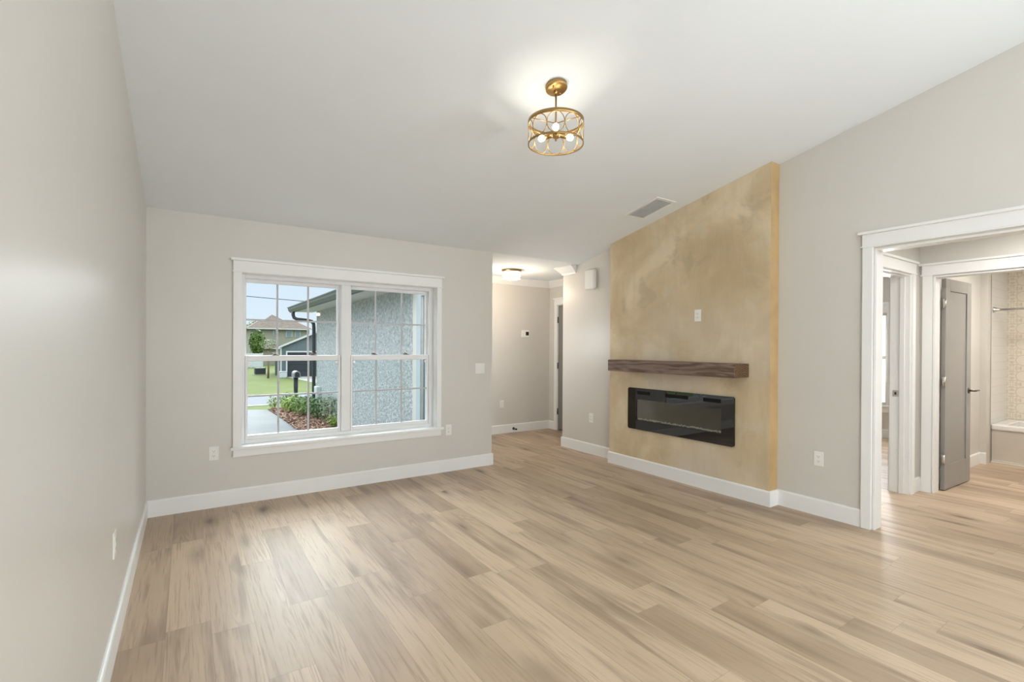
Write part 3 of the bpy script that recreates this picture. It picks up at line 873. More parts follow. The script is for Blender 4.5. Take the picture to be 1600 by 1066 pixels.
# ------------------------------------------------------------------ electric fireplace
def rrect(y0, y1, z0, z1, r, k=6):
    pts = []
    for cy, cz, a0 in ((y1 - r, z1 - r, 0), (y0 + r, z1 - r, 90), (y0 + r, z0 + r, 180), (y1 - r, z0 + r, 270)):
        for i in range(k + 1):
            a_ = math.radians(a0 + 90 * i / k); pts.append((cy + r * math.cos(a_), cz + r * math.sin(a_)))
    return pts


fp = empty('electric_fireplace', (4.40, -1.5975, 0.455), 'long black glass electric fireplace set in the tan plaster wall', 'fireplace')
mm = MB()
bm = mm.bm
# glass face as a rounded frame round the viewing opening
outer = rrect(-2.232, -0.962, 0.455, 0.911, 0.022)
iy0, iy1, iz0, iz1 = -2.107, -1.085, 0.560, 0.787
xf, xb = 4.384, 4.404
for X_, fl in ((xf, 0), (xb, 1)):
    ov = [bm.verts.new((X_, a_, b_)) for a_, b_ in outer]
    iv = [bm.verts.new((X_, a_, b_)) for a_, b_ in ((iy1, iz1), (iy0, iz1), (iy0, iz0), (iy1, iz0))]
    k1 = len(ov) // 4
    for q in range(4):
        seg_ = ov[q * k1:(q + 1) * k1]
        for i_ in range(len(seg_) - 1): bm.faces.new([seg_[i_], seg_[i_ + 1], iv[q]])
        nx = ov[((q + 1) * k1) % len(ov)]
        bm.faces.new([seg_[-1], nx, iv[(q + 1) % 4], iv[q]])
    if fl == 0: O0, I0 = ov, iv
    else:
        for i_ in range(len(ov)):
            j_ = (i_ + 1) % len(ov); bm.faces.new([O0[i_], O0[j_], ov[j_], ov[i_]])
        for i_ in range(4):
            j_ = (i_ + 1) % 4; bm.faces.new([I0[i_], I0[j_], iv[j_], iv[i_]])
mm.build('glass_front', BLACKGLASS, fp)
MB().box(4.3885, -2.104, 0.563, 4.3925, -1.088, 0.784).build('viewing_glass', SMOKE, fp)
mm = MB()
mm.box(4.402, -2.107, 0.555, 4.4045, -1.085, 0.79)
mm.build('firebox', FIREBOX, fp)
for y0_, y1_ in ((-1.273, -1.095), (-1.747, -1.473), (-2.103, -1.916)):
    MB().box(4.3825, y0_, 0.843, 4.3845, y1_, 0.879, 0.0008, 1).build('vent_slot', BLACK, fp)
random.seed(5)
mm = MB()
for i in range(150):
    y = -2.100 + 1.005 * (i + 0.5) / 150 + random.uniform(-.003, .003)
    r_ = random.uniform(0.0045, 0.0095)
    c_ = Vector((4.3970, y, 0.564 + r_ * 0.6 + random.uniform(0, 0.012)))
    rot = Matrix.Rotation(random.uniform(0, 3), 3, 'X')
    vs = [mm.bm.verts.new(c_ + Vector((d[0] * min(r_, .004), *(rot @ Vector((0, d[1] * r_, d[2] * r_)))[1:]))) for d in ((1, 0, 0), (-1, 0, 0), (0, 1, 0), (0, -1, 0), (0, 0, 1.3), (0, 0, -1))]
    for a_, b_, c2 in ((0, 2, 4), (2, 1, 4), (1, 3, 4), (3, 0, 4), (2, 0, 5), (1, 2, 5), (3, 1, 5), (0, 3, 5)): mm.bm.faces.new([vs[a_], vs[b_], vs[c2]])
ob = mm.build('crystal_bed', CRYSTAL, fp); ob['kind'] = 'stuff'

# ------------------------------------------------------------------ mantel
mt = empty('mantel_shelf', (4.405, -1.60, 1.097), 'thick dark-stained wooden beam mantel above the fireplace', 'mantel')
mm = MB(); mm.box(4.182, -2.36, 1.097, 4.405, -0.845, 1.219, 0.006, 2)
ob = mm.build('beam', BEAM, mt, mats=[BEAM, BEAMEND])
for f in ob.data.polygons:
    if abs(f.normal.y) > 0.8: f.material_index = 1

# ------------------------------------------------------------------ outlets and switches: built facing -y at the origin
def plate(name, label, cat, w, h, group=None):
    t_ = empty(name, (0, 0, 0), label, cat, group)
    MB().box(-w / 2, -0.0065, -h / 2, w / 2, 0, h / 2, 0.0025).build('cover_plate', PLATE, t_)
    return t_


def place(t_, loc, deg):
    t_.location = loc; t_.rotation_euler = (0, 0, math.radians(deg))


OG = 'white electrical outlets on the walls'
oc = plate('electrical_outlet', 'white outlet low on the window wall, left of the double window', 'electrical outlet', 0.071, 0.116, OG)
f_ = MB().box(-0.0168, -0.0085, -0.0335, 0.0168, -0.006, 0.0335, 0.001).build('receptacle', PLATE, oc)
for cz in (-0.019, 0.019):
    mm = MB()
    mm.box(-0.0085, -0.0088, cz - 0.003, -0.0062, -0.0084, cz + 0.006); mm.box(0.0058, -0.0088, cz - 0.002, 0.0082, -0.0084, cz + 0.005)
    mm.cyl((0, -0.0088, cz - 0.008), (0, -0.0084, cz - 0.008), 0.0026, n=10)
    mm.build('slots', SLOT, f_)
for bx in (-0.0045, 0.0045): MB().box(bx - 0.0035, -0.0095, -0.004, bx + 0.0035, -0.0084, 0.004, 0.0005).build('button', PLATE, f_)
spots = [((0.4555, 0.0, 0.453), 0, None),
         ((2.6285, 0.0, 0.451), 0, 'white outlet on the window wall just right of the window sill'),
         ((0.0, -1.99, 0.475), 90, 'white outlet seen edge-on low on the left wall'),
         ((4.405, -1.839, 1.672), -90, 'white outlet on the tan plaster wall above the mantel'),
         ((4.535, -2.878, 0.460), -90, 'white outlet between the fireplace wall and the wide cased opening'),
         ((4.535, -0.210, 0.458), -90, 'white outlet on the wall left of the fireplace, below the door chime'),
         ((4.351, 1.615, 0.463), 0, 'white outlet on the far hall wall below the thermostat')]
for i, (l_, a_, lab) in enumerate(spots):
    o_ = oc if i == 0 else copy_tree(oc)
    place(o_, l_, a_)
    if lab: o_['label'] = lab
sw = plate('light_switch', 'white double rocker switch at the end of the window wall by the hall', 'light switch', 0.118, 0.116)
for cx in (-0.023, 0.023):
    mm = MB(); mm.prism([(-0.0062, -0.033), (-0.0105, -0.033), (-0.0075, 0.0), (-0.0085, 0.033), (-0.0062, 0.033)], 'x', cx - 0.0165, cx + 0.0165)
    mm.build('rocker', PLATE, sw)
place(sw, (3.019, 0.0, 1.112), 0)

# thermostat
th_ = empty('thermostat', (4.79, 1.615, 1.565), 'white thermostat with a dark screen on the far hall wall', 'thermostat')
MB().box(4.718, 1.595, 1.507, 4.864, 1.615, 1.624, 0.006, 3).build('housing', PLATE, th_)
MB().box(4.792, 1.5935, 1.540, 4.852, 1.5955, 1.600, 0.001).build('screen', simple('dark_screen', (0.03, 0.026, 0.02), 0.15, 0.5), th_)
# door chime
dc = empty('door_chime', (4.535, -0.215, 2.21), 'white rounded door chime box high on the wall beside the fireplace', 'door chime')
mm = MB(); mm.box(4.473, -0.308, 2.085, 4.535, -0.128, 2.340, 0.028, 5)
mm.build('housing', PLATE, dc)
# door stop
ds = empty('door_stop', (4.566, 1.60, 0.062), 'small dark door stop on the hall baseboard below the outlet', 'door stop')
mm = MB(); mm.cyl((4.566, 1.60, 0.062), (4.566, 1.594, 0.062), 0.022, 0.020); mm.tube([(4.566, 1.596, 0.062), (4.566, 1.53, 0.060)], 0.007)
mm.build('stem', BRONZE, ds)
MB().cyl((4.566, 1.533, 0.060), (4.566, 1.513, 0.060), 0.014, 0.012).build('rubber_tip', SLOT, ds)

# ------------------------------------------------------------------ ceiling vent (in the sloped ceiling)
ang = math.atan(SL)
cv = empty('ceiling_vent', (0, 0, 0), 'white louvred air vent in the sloped ceiling above the fireplace', 'vent')
mm = MB()
W_, L2 = 0.285, 0.43        # x, along the slope
fr = 0.032
for a_ in ((-W_ / 2, -L2 / 2, W_ / 2, -L2 / 2 + fr), (-W_ / 2, L2 / 2 - fr, W_ / 2, L2 / 2), (-W_ / 2, -L2 / 2 + fr, -W_ / 2 + fr, L2 / 2 - fr), (W_ / 2 - fr, -L2 / 2 + fr, W_ / 2, L2 / 2 - fr)):
    mm.box(a_[0], a_[1], -0.010, a_[2], a_[3], 0.0, 0.002)
mm.build('vent_frame', TRIM, cv)
MB().box(-W_ / 2 + fr, -L2 / 2 + fr, -0.002, W_ / 2 - fr, L2 / 2 - fr, -0.0005).build('duct', simple('vent_duct', (0.62, 0.62, 0.61), 0.7, 0.2), cv)
for k in range(9):
    x = -W_ / 2 + fr + 0.012 + k * (W_ - 2 * fr - 0.024) / 8
    R_ = Matrix.Translation((x, 0, -0.006)) @ Matrix.Rotation(math.radians(-32), 4, 'Y')
    MB().box(-0.011, -L2 / 2 + fr, -0.0012, 0.011, L2 / 2 - fr, 0.0012, mat=R_).build('louver', TRIM, cv)
cv.rotation_euler = (-ang, 0, 0)
cv.location = (4.09, -1.50, zc(-1.50))

# ------------------------------------------------------------------ pendant
px, py = 2.111, -2.467
pz = zc(py)
pl = empty('pendant_light', (px, py, pz), 'brass drum pendant light with a ring of metal circles hanging from the sloped ceiling', 'pendant light')
Rt = Matrix.Translation((px, py, pz)) @ Matrix.Rotation(-ang, 4, 'X')
mm = MB().lathe([(0, 0.0), (0.063, 0.0), (0.065, -0.004), (0.065, -0.026), (0.061, -0.031), (0, -0.032)], (0, 0, 0), 48, Rt)
cn = mm.build('canopy', BRASS, pl)
for a_ in (20, 200):
    c_ = Rt @ Vector((0.042 * math.cos(math.radians(a_)), 0.042 * math.sin(math.radians(a_)), -0.031))
    MB().lathe([(0, -0.006), (0.005, -0.004), (0.006, 0.001), (0, 0.002)], c_, 12).build('canopy_screw', BRASS, cn)
ztop, zbot = 2.722, 2.576
mm = MB(); mm.lathe([(0, 0.016), (0.010, 0.012), (0.012, -0.004), (0.007, -0.012), (0, -0.012)], (px, py, pz - 0.040), 20); mm.cyl((px, py, pz - 0.04), (px, py, 2.60), 0.0055, n=14)
mm.build('rod', BRASS, pl)
Rd = 0.1645
ringp = [(Rd - 0.003, -0.011), (Rd + 0.003, -0.011), (Rd + 0.003, 0.011), (Rd - 0.003, 0.011)]
MB().lathe(ringp, (px, py, ztop - 0.011), 72, closed=True).build('top_ring', BRASS, pl)
ringq = [(Rd - 0.003, -0.005), (Rd + 0.003, -0.005), (Rd + 0.003, 0.005), (Rd - 0.003, 0.005)]
MB().lathe(ringq, (px, py, zbot + 0.006), 72, closed=True).build('bottom_ring', BRASS, pl)
# row of circles bent round the drum
NC = 10
rz = (ztop - zbot - 0.026) / 2
zcn = (ztop - 0.021 + zbot + 0.011) / 2
for k in range(NC):
    a0 = 2 * PI * k / NC + math.radians(-128.9)
    pts = []
    for i in range(33):
        t_ = 2 * PI * i / 32
        a_ = a0 + (PI / NC) * 0.99 * math.cos(t_)
        pts.append((px + Rd * math.cos(a_), py + Rd * math.sin(a_), zcn + rz * math.sin(t_)))
    MB().tube(pts, 0.0028, 8, cap=False).build('circle', BRASS, pl)
mm = MB()
for k in range(3):
    a_ = 2 * PI * k / 3 + 0.9
    mm.cyl((px, py, ztop - 0.016), (px + Rd * math.cos(a_), py + Rd * math.sin(a_), ztop - 0.016), 0.003, n=8)
mm.build('spokes', BRASS, pl)
hub = MB().lathe([(0, 0.022), (0.020, 0.020), (0.026, 0.010), (0.026, -0.012), (0.018, -0.022), (0.006, -0.026), (0.005, -0.036), (0, -0.038)], (px, py, 2.640), 28).build('hub', BRASS, pl)
for k, deg in enumerate((231, 351, 111)):
    a_ = math.radians(deg); dx, dy = math.cos(a_), math.sin(a_)
    z0_ = 2.640
    so = MB().cyl((px + 0.024 * dx, py + 0.024 * dy, z0_), (px + 0.072 * dx, py + 0.072 * dy, z0_), 0.0135, 0.0145, 18).build('socket', BRASS, pl)
    q = Matrix.Translation((px + 0.070 * dx, py + 0.070 * dy, z0_)) @ Vector((dx, dy, 0)).to_track_quat('Z', 'Y').to_matrix().to_4x4()
    MB().lathe([(0.008, 0), (0.010, 0.008), (0.0165, 0.020), (0.0185, 0.031), (0.016, 0.042), (0.008, 0.048), (0, 0.050)], (0, 0, 0), 20, q).build('bulb', BULB, pl)

# ------------------------------------------------------------------ hall flush light
hx, hy = 4.06, 0.92
fl_ = empty('flush_mount_light', (hx, hy, 2.44), 'brass and glass drum light flush on the hall ceiling', 'ceiling light')
MB().lathe([(0, 0), (0.138, 0), (0.140, -0.004), (0.140, -0.014), (0.131, -0.018), (0.131, -0.028), (0.124, -0.030), (0, -0.030)], (hx, hy, 2.44), 56).build('ceiling_pan', BRASS, fl_)
MB().lathe([(0.119, -0.030), (0.123, -0.030), (0.123, -0.128), (0.119, -0.128)], (hx, hy, 2.44), 56, closed=True).build('glass_shade', GLOWGLASS, fl_)
MB().lathe([(0.118, -0.108), (0.127, -0.108), (0.127, -0.116), (0.118, -0.116)], (hx, hy, 2.44), 56, closed=True).build('lower_band', BRASS, fl_)
MB().lathe([(0, -0.140), (0.06, -0.138), (0.119, -0.126), (0.119, -0.122), (0, -0.134)], (hx, hy, 2.44), 56, closed=False).build('glass_bottom', GLOWGLASS, fl_)
MB().lathe([(0, -0.143), (0.010, -0.146), (0.006, -0.158), (0, -0.160)], (hx, hy, 2.44), 16).build('finial', BRASS, fl_)
hl = bpy.data.lights.new('hall_lamp', 'POINT'); hl.energy = 14; hl.color = (1.0, 0.78, 0.56); hl.shadow_soft_size = 0.09
ho = bpy.data.objects.new('hall_lamp', hl); COL.objects.link(ho); ho.location = (hx, hy, 2.16)

# ------------------------------------------------------------------ bathroom
tub = empty('bathtub', (8.66, -3.9, 0), 'white alcove bathtub under the patterned tile', 'bathtub')
mm = MB(); mm.box(8.31, -4.69, 0.0, 8.335, -3.135, 0.40, 0.004); mm.box(8.298, -4.69, 0.0, 8.312, -3.135, 0.03, 0.004)
mm.build('apron', APRON, tub)
mm = MB()
mm.box(8.295, -4.69, 0.39, 8.40, -3.135, 0.455, 0.015, 3); mm.box(8.96, -4.69, 0.39, 9.045, -3.135, 0.455, 0.015, 3); mm.box(8.40, -3.25, 0.39, 8.96, -3.135, 0.455, 0.012, 3); mm.box(8.40, -4.69, 0.39, 8.96, -4.58, 0.455, 0.012, 3)
mm.build('rim', TUBW, tub)
mm = MB()
mm.prism([(8.40, 0.43), (8.44, 0.10), (8.50, 0.06), (8.86, 0.06), (8.92, 0.10), (8.96, 0.43), (8.945, 0.43), (8.90, 0.115), (8.85, 0.08), (8.51, 0.08), (8.46, 0.115), (8.415, 0.43)], 'y', -4.60, -3.24)
mm.build('basin', TUBW, tub)
MB().box(8.288, -4.69, 0.0, 8.300, -3.135, 0.012, 0.003).build('caulk_strip', TUBW, tub)
sr = empty('shower_rod', (8.40, -3.125, 1.835), 'chrome shower curtain rod above the bathtub', 'shower rod')
MB().cyl((8.40, -3.14, 1.835), (8.40, -4.69, 1.845), 0.0125, n=18).build('rod', NICKEL, sr)
MB().lathe([(0, 0), (0.036, 0), (0.036, 0.006), (0.026, 0.016), (0.017, 0.05), (0.013, 0.055), (0, 0.055)], (0, 0, 0), 28, Matrix.Translation((8.40, -3.125, 1.835)) @ Matrix.Rotation(PI / 2, 4, 'X')).build('flange', NICKEL, sr)
te = MB().box(8.232, -3.141, 0.0, 8.246, -3.125, 2.44).build('trim_7', NICKEL)
struct(te, 'thin metal edge strip of the white tub tile', 'tile trim')

# ------------------------------------------------------------------ outside: ground
m = MB()
bm = m.bm
prof = [(0.2, -0.33), (9.3, -0.33), (14.0, -0.975), (16.3, -0.975), (16.3, -1.10), (20.5, -1.10), (20.5, -0.975), (95, -1.0)]
A = [bm.verts.new((-60, y_, z_)) for y_, z_ in prof]; B = [bm.verts.new((80, y_, z_)) for y_, z_ in prof]
for i in range(len(prof) - 1): bm.faces.new([A[i], B[i], B[i + 1], A[i + 1]])
struct(m.build('lawn', LAWN), 'green lawns in front of the house and across the street', 'lawn')
m = MB(); m.box(-60, 16.32, -1.12, 80, 20.48, -0.985)
struct(m.build('street', ASPHALT), 'grey asphalt street beyond the front yard', 'street')
m = MB(); m.box(-60, 16.1, -1.10, 80, 16.34, -0.955); m.box(-60, 20.46, -1.10, 80, 20.62, -0.955)
struct(m.build('curb', CURB), 'pale concrete curbs along the street', 'curb')
m = MB(); m.prism([(-2.5, 0.2), (2.10, 0.2), (2.08, 5.4), (1.99, 9.1), (1.55, 9.35), (-2.5, 9.35)], 'z', -0.45, -0.298)
struct(m.build('walkway', CONCRETE), 'pale concrete walkway and drive outside the window', 'walkway')
m = MB(); m.prism([(7.4, 20.6), (10.6, 20.6), (9.4, 34.1), (6.3, 34.1)], 'z', -1.05, -0.955)
struct(m.build('driveway', CURB), 'pale concrete driveway leading to the grey garage across the street', 'driveway')
m = MB(); m.prism([(2.10, 0.2), (2.95, 0.2), (2.95, 9.2), (2.55, 9.6), (2.0, 9.15), (2.08, 5.4)], 'z', -0.45, -0.285)
struct(m.build('mulch_bed', MULCH), 'red-brown mulch bed along the stucco wall', 'mulch bed')
random.seed(11)
mm = MB()
for i in range(1500):
    y = random.uniform(4.6, 9.1); x = random.uniform(2.12 if y < 5.4 else 2.05, 2.93)
    R_ = Matrix.Translation((x, y, -0.278 + random.uniform(0, 0.02))) @ Matrix.Rotation(random.uniform(0, PI), 4, 'Z') @ Matrix.Rotation(random.uniform(-.5, .5), 4, 'X') @ Matrix.Rotation(random.uniform(-.5, .5), 4, 'Y')
    l_ = random.uniform(0.02, 0.055); w_ = random.uniform(0.008, 0.018)
    mm.box(-l_, -w_, -0.003, l_, w_, 0.003, mat=R_)
ob = mm.build('mulch_chips', CHIP); tag(ob, 'loose wood chips covering the mulch bed', 'mulch', kind='stuff')

# stucco garage wing
m = MB(); m.box(2.95, 1.80, -0.45, 3.15, 8.02, 2.215)
struct(m.build('wall_stucco', STUCCO), 'pale grey stucco wall of the garage wing outside the window', 'wall')
m = MB(); m.box(2.52, 1.62, 2.213, 2.95, 8.55, 2.225)
struct(m.build('soffit', SOFFIT), 'white soffit under the garage eave outside', 'soffit')
m = MB(); m.prism([(2.46, 2.33), (2.50, 2.36), (6.2, 3.55), (6.2, 3.47), (2.52, 2.26), (2.46, 2.26)], 'y', 1.85, 8.70)
struct(m.build('roof', TANROOF), 'shingle roof slope over the garage wing', 'roof')
# gable-end wall under that roof
m = MB(); m.box(3.15, 7.9, -0.45, 6.2, 8.02, 2.25); m.prism([(2.95, 2.25), (6.2, 2.25), (6.2, 3.40)], 'y', 7.9, 8.02)
struct(m.build('wall_garage_end', STUCCO), 'end wall of the garage wing facing the street', 'wall')
gt = empty('rain_gutter', (2.48, 5.2, 2.2), 'grey-green rain gutter along the eave of the garage wing', 'gutter')
GP = [(2.535, 2.335), (2.395, 2.335), (2.395, 2.318), (2.415, 2.300), (2.420, 2.262), (2.450, 2.225), (2.460, 2.205), (2.535, 2.205)]
MB().prism(GP, 'y', 1.9, 8.78).build('trough', FASCIA, gt)
MB().prism([(a_ + (0.004 if a_ > 2.45 else -0.004), b_ + (0.004 if b_ > 2.27 else -0.004)) for a_, b_ in GP], 'y', 8.775, 8.79).build('end_cap', FASCIA, gt)
dsn = empty('downspout', (2.90, 8.05, -0.3), 'dark downspout elbowing back from the gutter to the wall corner', 'downspout')
mm = MB()
mm.tube([(2.48, 8.45, 2.215), (2.48, 8.45, 2.13), (2.50, 8.43, 2.06), (2.56, 8.38, 2.02), (2.78, 8.20, 1.99), (2.86, 8.12, 1.965), (2.895, 8.09, 1.90), (2.90, 8.08, 1.80), (2.90, 8.08, -0.20), (2.88, 8.10, -0.26)], 0.043, 14)
mm.build('pipe', DARKGUT, dsn)
fx1 = empty('flood_lamp', (2.93, 7.62, 2.12), 'small round wall lamp under the garage eave', 'outdoor lamp')
MB().cyl((2.95, 7.60, 2.12), (2.935, 7.60, 2.12), 0.05).build('back_plate', SOFFIT, fx1)
MB().lathe([(0, 0.04), (0.025, 0.035), (0.042, 0.01), (0.036, -0.025), (0, -0.04)], (2.895, 7.60, 2.115), 20).build('lamp_head', emitter('lit_flood', (1.0, 0.92, 0.76), 1.6), fx1)
ub = empty('utility_box', (2.93, 7.7, 0.22), 'small white utility box on the stucco wall beside the downspout', 'utility box')
MB().box(2.85, 7.50, 0.215, 2.95, 7.80, 0.365, 0.008).build('housing', HOUSEWHITE, ub)
MB().box(2.844, 7.52, 0.225, 2.851, 7.78, 0.352, 0.002).build('cover', HOUSEWHITE, ub)


# ------------------------------------------------------------------ shrubs
def leaves(m, c, rx, ry, rz_, n_, size, upb=0.2):
    for i in range(n_):
        while True:
            p = Vector((random.uniform(-1, 1), random.uniform(-1, 1), random.uniform(-1, 1)))
            if 0.30 < p.length < 1: break
        q = Vector((c[0] + p.x * rx, c[1] + p.y * ry, c[2] + p.z * rz_))
        nrm = (p + Vector((random.uniform(-.8, .8), random.uniform(-.8, .8), random.uniform(-.3, 1) + upb))).normalized()
        a_ = nrm.orthogonal().normalized(); a_ = Matrix.Rotation(random.uniform(0, 6.28), 3, nrm) @ a_; b_ = nrm.cross(a_)
        l_ = size * random.uniform(0.6, 1.3); w_ = l_ * 0.45
        vs = [m.bm.verts.new(q + v) for v in (a_ * -l_, b_ * w_ - a_ * 0.1 * l_ + nrm * 0.15 * l_, a_ * l_, b_ * -w_ - a_ * 0.1 * l_ + nrm * 0.15 * l_)]
        m.bm.faces.new([vs[0], vs[1], vs[2]]); m.bm.faces.new([vs[0], vs[2], vs[3]])


def shrub(x, y, h, r, mat, label, nleaf=420, size=0.035):
    t_ = empty('shrub', (x, y, -0.285), label, 'shrub', 'shrubs in the mulch bed')
    z0_ = -0.285
    mm = MB()
    for k in range(6):
        a_ = random.uniform(0, 6.28); q = r * random.uniform(.2, .7)
        mm.tube([(x, y, z0_), (x + q * .4 * math.cos(a_), y + q * .4 * math.sin(a_), z0_ + h * .4), (x + q * math.cos(a_), y + q * math.sin(a_), z0_ + h * .8)], [0.008, 0.006, 0.003], 6)
    mm.build('stems', BARK, t_)
    mm = MB(); leaves(mm, (x, y, z0_ + h * 0.55), r, r, h * 0.47, nleaf, size)
    mm.build('foliage', mat, t_)


random.seed(3)
shrub(2.72, 5.75, 0.64, 0.23, LEAF4, 'tall flecked shrub nearest the window against the stucco wall', 420, 0.032)
shrub(2.74, 5.30, 0.26, 0.18, LEAF1, 'low yellow-green shrub in the mulch nearest the window', 260, 0.028)
shrub(2.66, 6.55, 0.50, 0.26, LEAF3, 'dark leafy shrub behind the tall flecked shrub')
shrub(2.50, 7.25, 0.46, 0.27, LEAF2, 'mid-green rounded shrub at the middle of the mulch bed')
shrub(2.72, 7.75, 0.44, 0.22, LEAF3, 'dark shrub against the wall below the downspout')
shrub(2.38, 8.10, 0.40, 0.26, LEAF1, 'bright green shrub at the left of the row in the mulch')
shrub(2.50, 8.90, 0.44, 0.28, LEAF2, 'shrub at the far end of the mulch bed below the mailbox')
shrub(2.16, 9.15, 0.36, 0.22, LEAF1, 'wispy yellow-green shrub at the far corner of the walkway', 200, 0.03)

# ------------------------------------------------------------------ mailbox, cable, trees, neighbours: with the far ground, scaled up about the camera
mb_ = empty('mailbox', (3.85, 16.0, -0.96), 'grey mailbox on a dark tapered post beside the street', 'mailbox')
mm = MB()
mm.prism([(3.73, 0.10), (3.97, 0.10), (3.97, 0.24), (3.945, 0.305), (3.90, 0.342), (3.85, 0.352), (3.80, 0.342), (3.755, 0.305), (3.73, 0.24)], 'y', 15.7, 16.25)
mm.build('box', MAILGREY, mb_)
mm = MB(); mm.prism([(3.765, 0.12), (3.935, 0.12), (3.935, 0.235), (3.905, 0.29), (3.85, 0.315), (3.795, 0.29), (3.765, 0.235)], 'y', 15.685, 15.70)
mm.build('door', MAILPOST, mb_)
mm = MB(); mm.cyl((3.85, 16.0, -0.96), (3.85, 16.0, 0.10), 0.055, 0.095, 12)
mm.build('post', MAILPOST, mb_)
mm = MB(); mm.tube([(-8 + 2.4 * k, 24 - 0.0 * k, 4.40 - 0.0355 * 2.4 * k - 0.10 * math.sin(PI * k / 12)) for k in range(13)], 0.018, 8)
tag(mm.build('power_cable', CABLE), 'dark overhead cable crossing the sky', 'cable')


def tree(name, x, y, zg, zt, rx, rz_, zc_, mat, label, nleaf, size, tr=0.09):
    t_ = empty(name, (x, y, zg), label, 'tree')
    mm = MB(); mm.tube([(x, y, zg), (x + 0.03, y, (zg + zt) / 2), (x, y, zt)], [tr, tr * .8, tr * .45], 10)
    for k in range(9):
        a_ = k * 2.4; q = rx * .7
        mm.tube([(x, y, zt - 0.35 * rz_ * (k % 3) * .5), (x + q * .5 * math.cos(a_), y + q * .5 * math.sin(a_), zt + rz_ * .15), (x + q * math.cos(a_), y + q * math.sin(a_), zt + rz_ * (.2 + .1 * (k % 4)))], [tr * .35, tr * .22, tr * .1], 6)
    mm.build('trunk', BARK, t_)
    mm = MB(); leaves(mm, (x, y, zc_), rx, rx, rz_, nleaf, size)
    mm.build('foliage', mat, t_)


random.seed(21)
tree('shade_tree', 6.75, 56.0, -1.0, 0.6, 0.85, 1.40, 1.75, LEAFT, 'dense green tree at the left in front of the tan two-storey house', 1500, 0.16, 0.13)
tree('sapling', 5.04, 33.5, -0.99, 1.1, 0.62, 0.34, 1.45, LEAF4, 'thin bare-stemmed young tree on the far lawn', 170, 0.075, 0.075)

# two-storey house: extents, like the other neighbours', worked out from image pixels
hs = empty('two_storey_house', (9.9, 64, -1), 'tan two-storey house with a brown hip roof across the street', 'house')
mm = MB(); mm.box(6.5, 61.0, -1.0, 13.2, 68, 3.45)
mm.build('wall', TANHOUSE, hs)
mm = MB(); bm = mm.bm
e0 = [bm.verts.new(p) for p in ((6.1, 60.6, 3.40), (13.6, 60.6, 3.40), (13.6, 68.4, 3.40), (6.1, 68.4, 3.40))]
rg = [bm.verts.new(p) for p in ((7.6, 62.6, 4.40), (12.0, 62.6, 4.40), (12.0, 66.4, 4.40), (7.6, 66.4, 4.40))]
for i in range(4):
    j = (i + 1) % 4; bm.faces.new([e0[i], e0[j], rg[j], rg[i]])
bm.faces.new(rg); bm.faces.new(e0[::-1])
pk = [bm.verts.new(p) for p in ((8.15, 63.2, 4.40), (10.9, 63.2, 4.40), (10.9, 66.2, 4.40), (8.15, 66.2, 4.40))]
tp = bm.verts.new((9.35, 64.7, 5.35))
for i in range(4): bm.faces.new([pk[i], pk[(i + 1) % 4], tp])
mm.build('roof', TANROOF, hs)
mm = MB(); mm.box(6.08, 60.50, 3.32, 13.62, 60.60, 3.44); mm.box(6.05, 60.50, 3.32, 6.12, 68.4, 3.44)
mm.build('fascia', HOUSEWHITE, hs)
for x0_, x1_, z0_, z1_ in ((9.05, 9.45, 2.65, 3.15), (10.5, 11.1, 2.45, 3.15), (11.55, 12.05, 2.45, 3.15)):
    fr_ = MB().box(x0_ - .06, 60.93, z0_ - .06, x1_ + .06, 61.0, z1_ + .06).build('window', HOUSEWHITE, hs)
    MB().box(x0_, 60.90, z0_, x1_, 60.935, z1_).build('pane', WINGLASS, fr_)
mm = MB(); mm.prism([(59.4, 1.02), (59.4, 0.95), (61.0, 1.30), (61.0, 1.45)], 'x', 7.1, 9.6)
mm.build('porch_roof', TANROOF, hs)
mm = MB(); mm.box(7.6, 59.8, -1.0, 9.5, 61.0, 0.98); mm.build('porch_wall', TANHOUSE, hs)
mm = MB(); mm.box(7.08, 59.33, 0.93, 9.62, 59.42, 1.05); mm.build('porch_fascia', HOUSEWHITE, hs)

# grey garage across the street
gh = empty('grey_garage', (5.95, 34.2, -0.97), 'grey gabled garage with a charcoal door framed in white', 'garage')
mm = MB(); mm.prism([(5.95, -1.0), (11.6, -1.0), (11.6, 1.25), (8.78, 2.50), (5.95, 1.22)], 'y', 34.2, 41.0)
mm.build('wall', GREYHOUSE, gh)
mm = MB(); mm.box(5.55, 37.0, -1.0, 5.95, 40.5, 0.55); mm.build('side_wing', GREYHOUSE, gh)
mm = MB(); mm.prism([(5.80, 1.16), (8.78, 2.51), (11.76, 1.19), (11.76, 1.30), (8.78, 2.63), (5.80, 1.27)], 'y', 34.02, 41.2)
mm.build('roof', GREYHOUSE, gh)
mm = MB(); mm.prism([(5.80, 1.14), (8.78, 2.49), (11.76, 1.17), (11.76, 1.31), (8.78, 2.64), (5.80, 1.28)], 'y', 33.96, 34.02)
mm.build('rake_board', HOUSEWHITE, gh)
mm = MB(); mm.box(5.92, 34.13, -1.0, 6.02, 34.2, 1.24); mm.build('corner_board', HOUSEWHITE, gh)
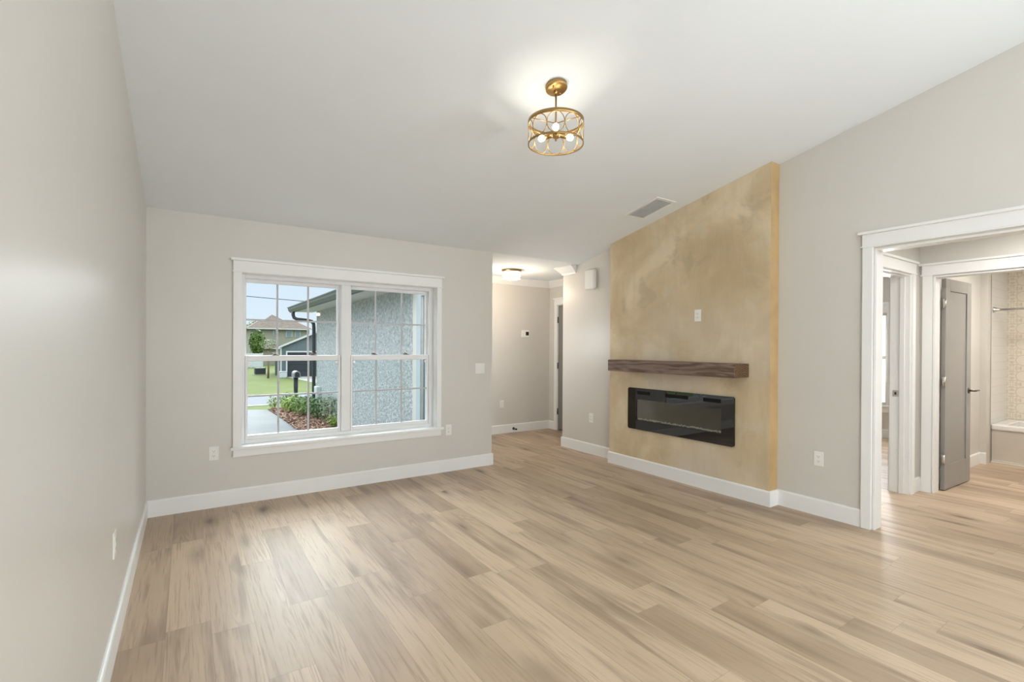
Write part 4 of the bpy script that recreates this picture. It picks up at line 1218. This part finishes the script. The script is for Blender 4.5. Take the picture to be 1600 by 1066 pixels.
mm = MB(); mm.box(6.30, 34.10, -1.0, 6.40, 34.2, 0.95); mm.box(10.6, 34.10, -1.0, 10.70, 34.2, 0.95); mm.box(6.40, 34.10, 0.85, 10.6, 34.2, 0.95)
mm.build('door_frame', HOUSEWHITE, gh)
mm = MB()
for k in range(4): mm.box(6.40, 34.14, -0.98 + k * 0.458, 10.6, 34.19, -0.53 + k * 0.458, 0.012, 1)
mm.build('garage_door', DARKDOOR, gh)
gh.rotation_euler = (0, 0, math.radians(-8.4))   # turned along the camera's line of sight so its roof slope shows edge-on
wb = empty('storage_bin', (6.05, 33.8, -0.75), 'low white storage bin in front of the grey garage corner', 'bin')
MB().box(5.80, 33.6, -0.99, 6.26, 34.0, -0.58, 0.03).build('body', HOUSEWHITE, wb)
MB().box(5.77, 33.57, -0.58, 6.29, 34.03, -0.52, 0.02).build('lid', HOUSEWHITE, wb)
ac_ = empty('air_conditioner', (5.08, 38.5, -0.99), 'dark air-conditioning unit on the far lawn', 'air conditioner')
MB().box(4.70, 38.2, -0.94, 5.46, 38.9, -0.44, 0.02).build('housing', ACGREY, ac_)
MB().box(4.66, 38.1, -1.0, 5.50, 39.0, -0.94).build('pad', CURB, ac_)
mm = MB()
for k in range(9): mm.box(4.74 + k * 0.078, 38.185, -0.90, 4.78 + k * 0.078, 38.2, -0.50)
mm.build('grille', SLOT, ac_)
fn = empty('garden_fence', (4.9, 52.3, -0.98), 'white panel fence at the back of the far lawn', 'fence')
for k in range(5):
    x = 2.6 + k * 1.06
    MB().box(x - 0.05, 52.25, -1.0, x + 0.05, 52.35, 0.56).build('post', HOUSEWHITE, fn)
mm = MB()
for k in range(4): mm.box(2.65 + k * 1.06, 52.28, -0.92, 3.61 + k * 1.06, 52.32, 0.50)
mm.build('panel', HOUSEWHITE, fn)
# distant tree line behind the houses
random.seed(31)
for k, (x, y, r_, zt_) in enumerate(((5.6, 74, 1.9, 2.7), (9.0, 80, 1.7, 3.8))):
    tree('distant_tree', x, y, -1.0, zt_ - r_, r_, r_ * .9, zt_ - .2, LEAFT, ('round treetop beyond the left end of the brown roof', 'small treetop behind the ridge of the brown roof')[k], 700, 0.25, 0.15)
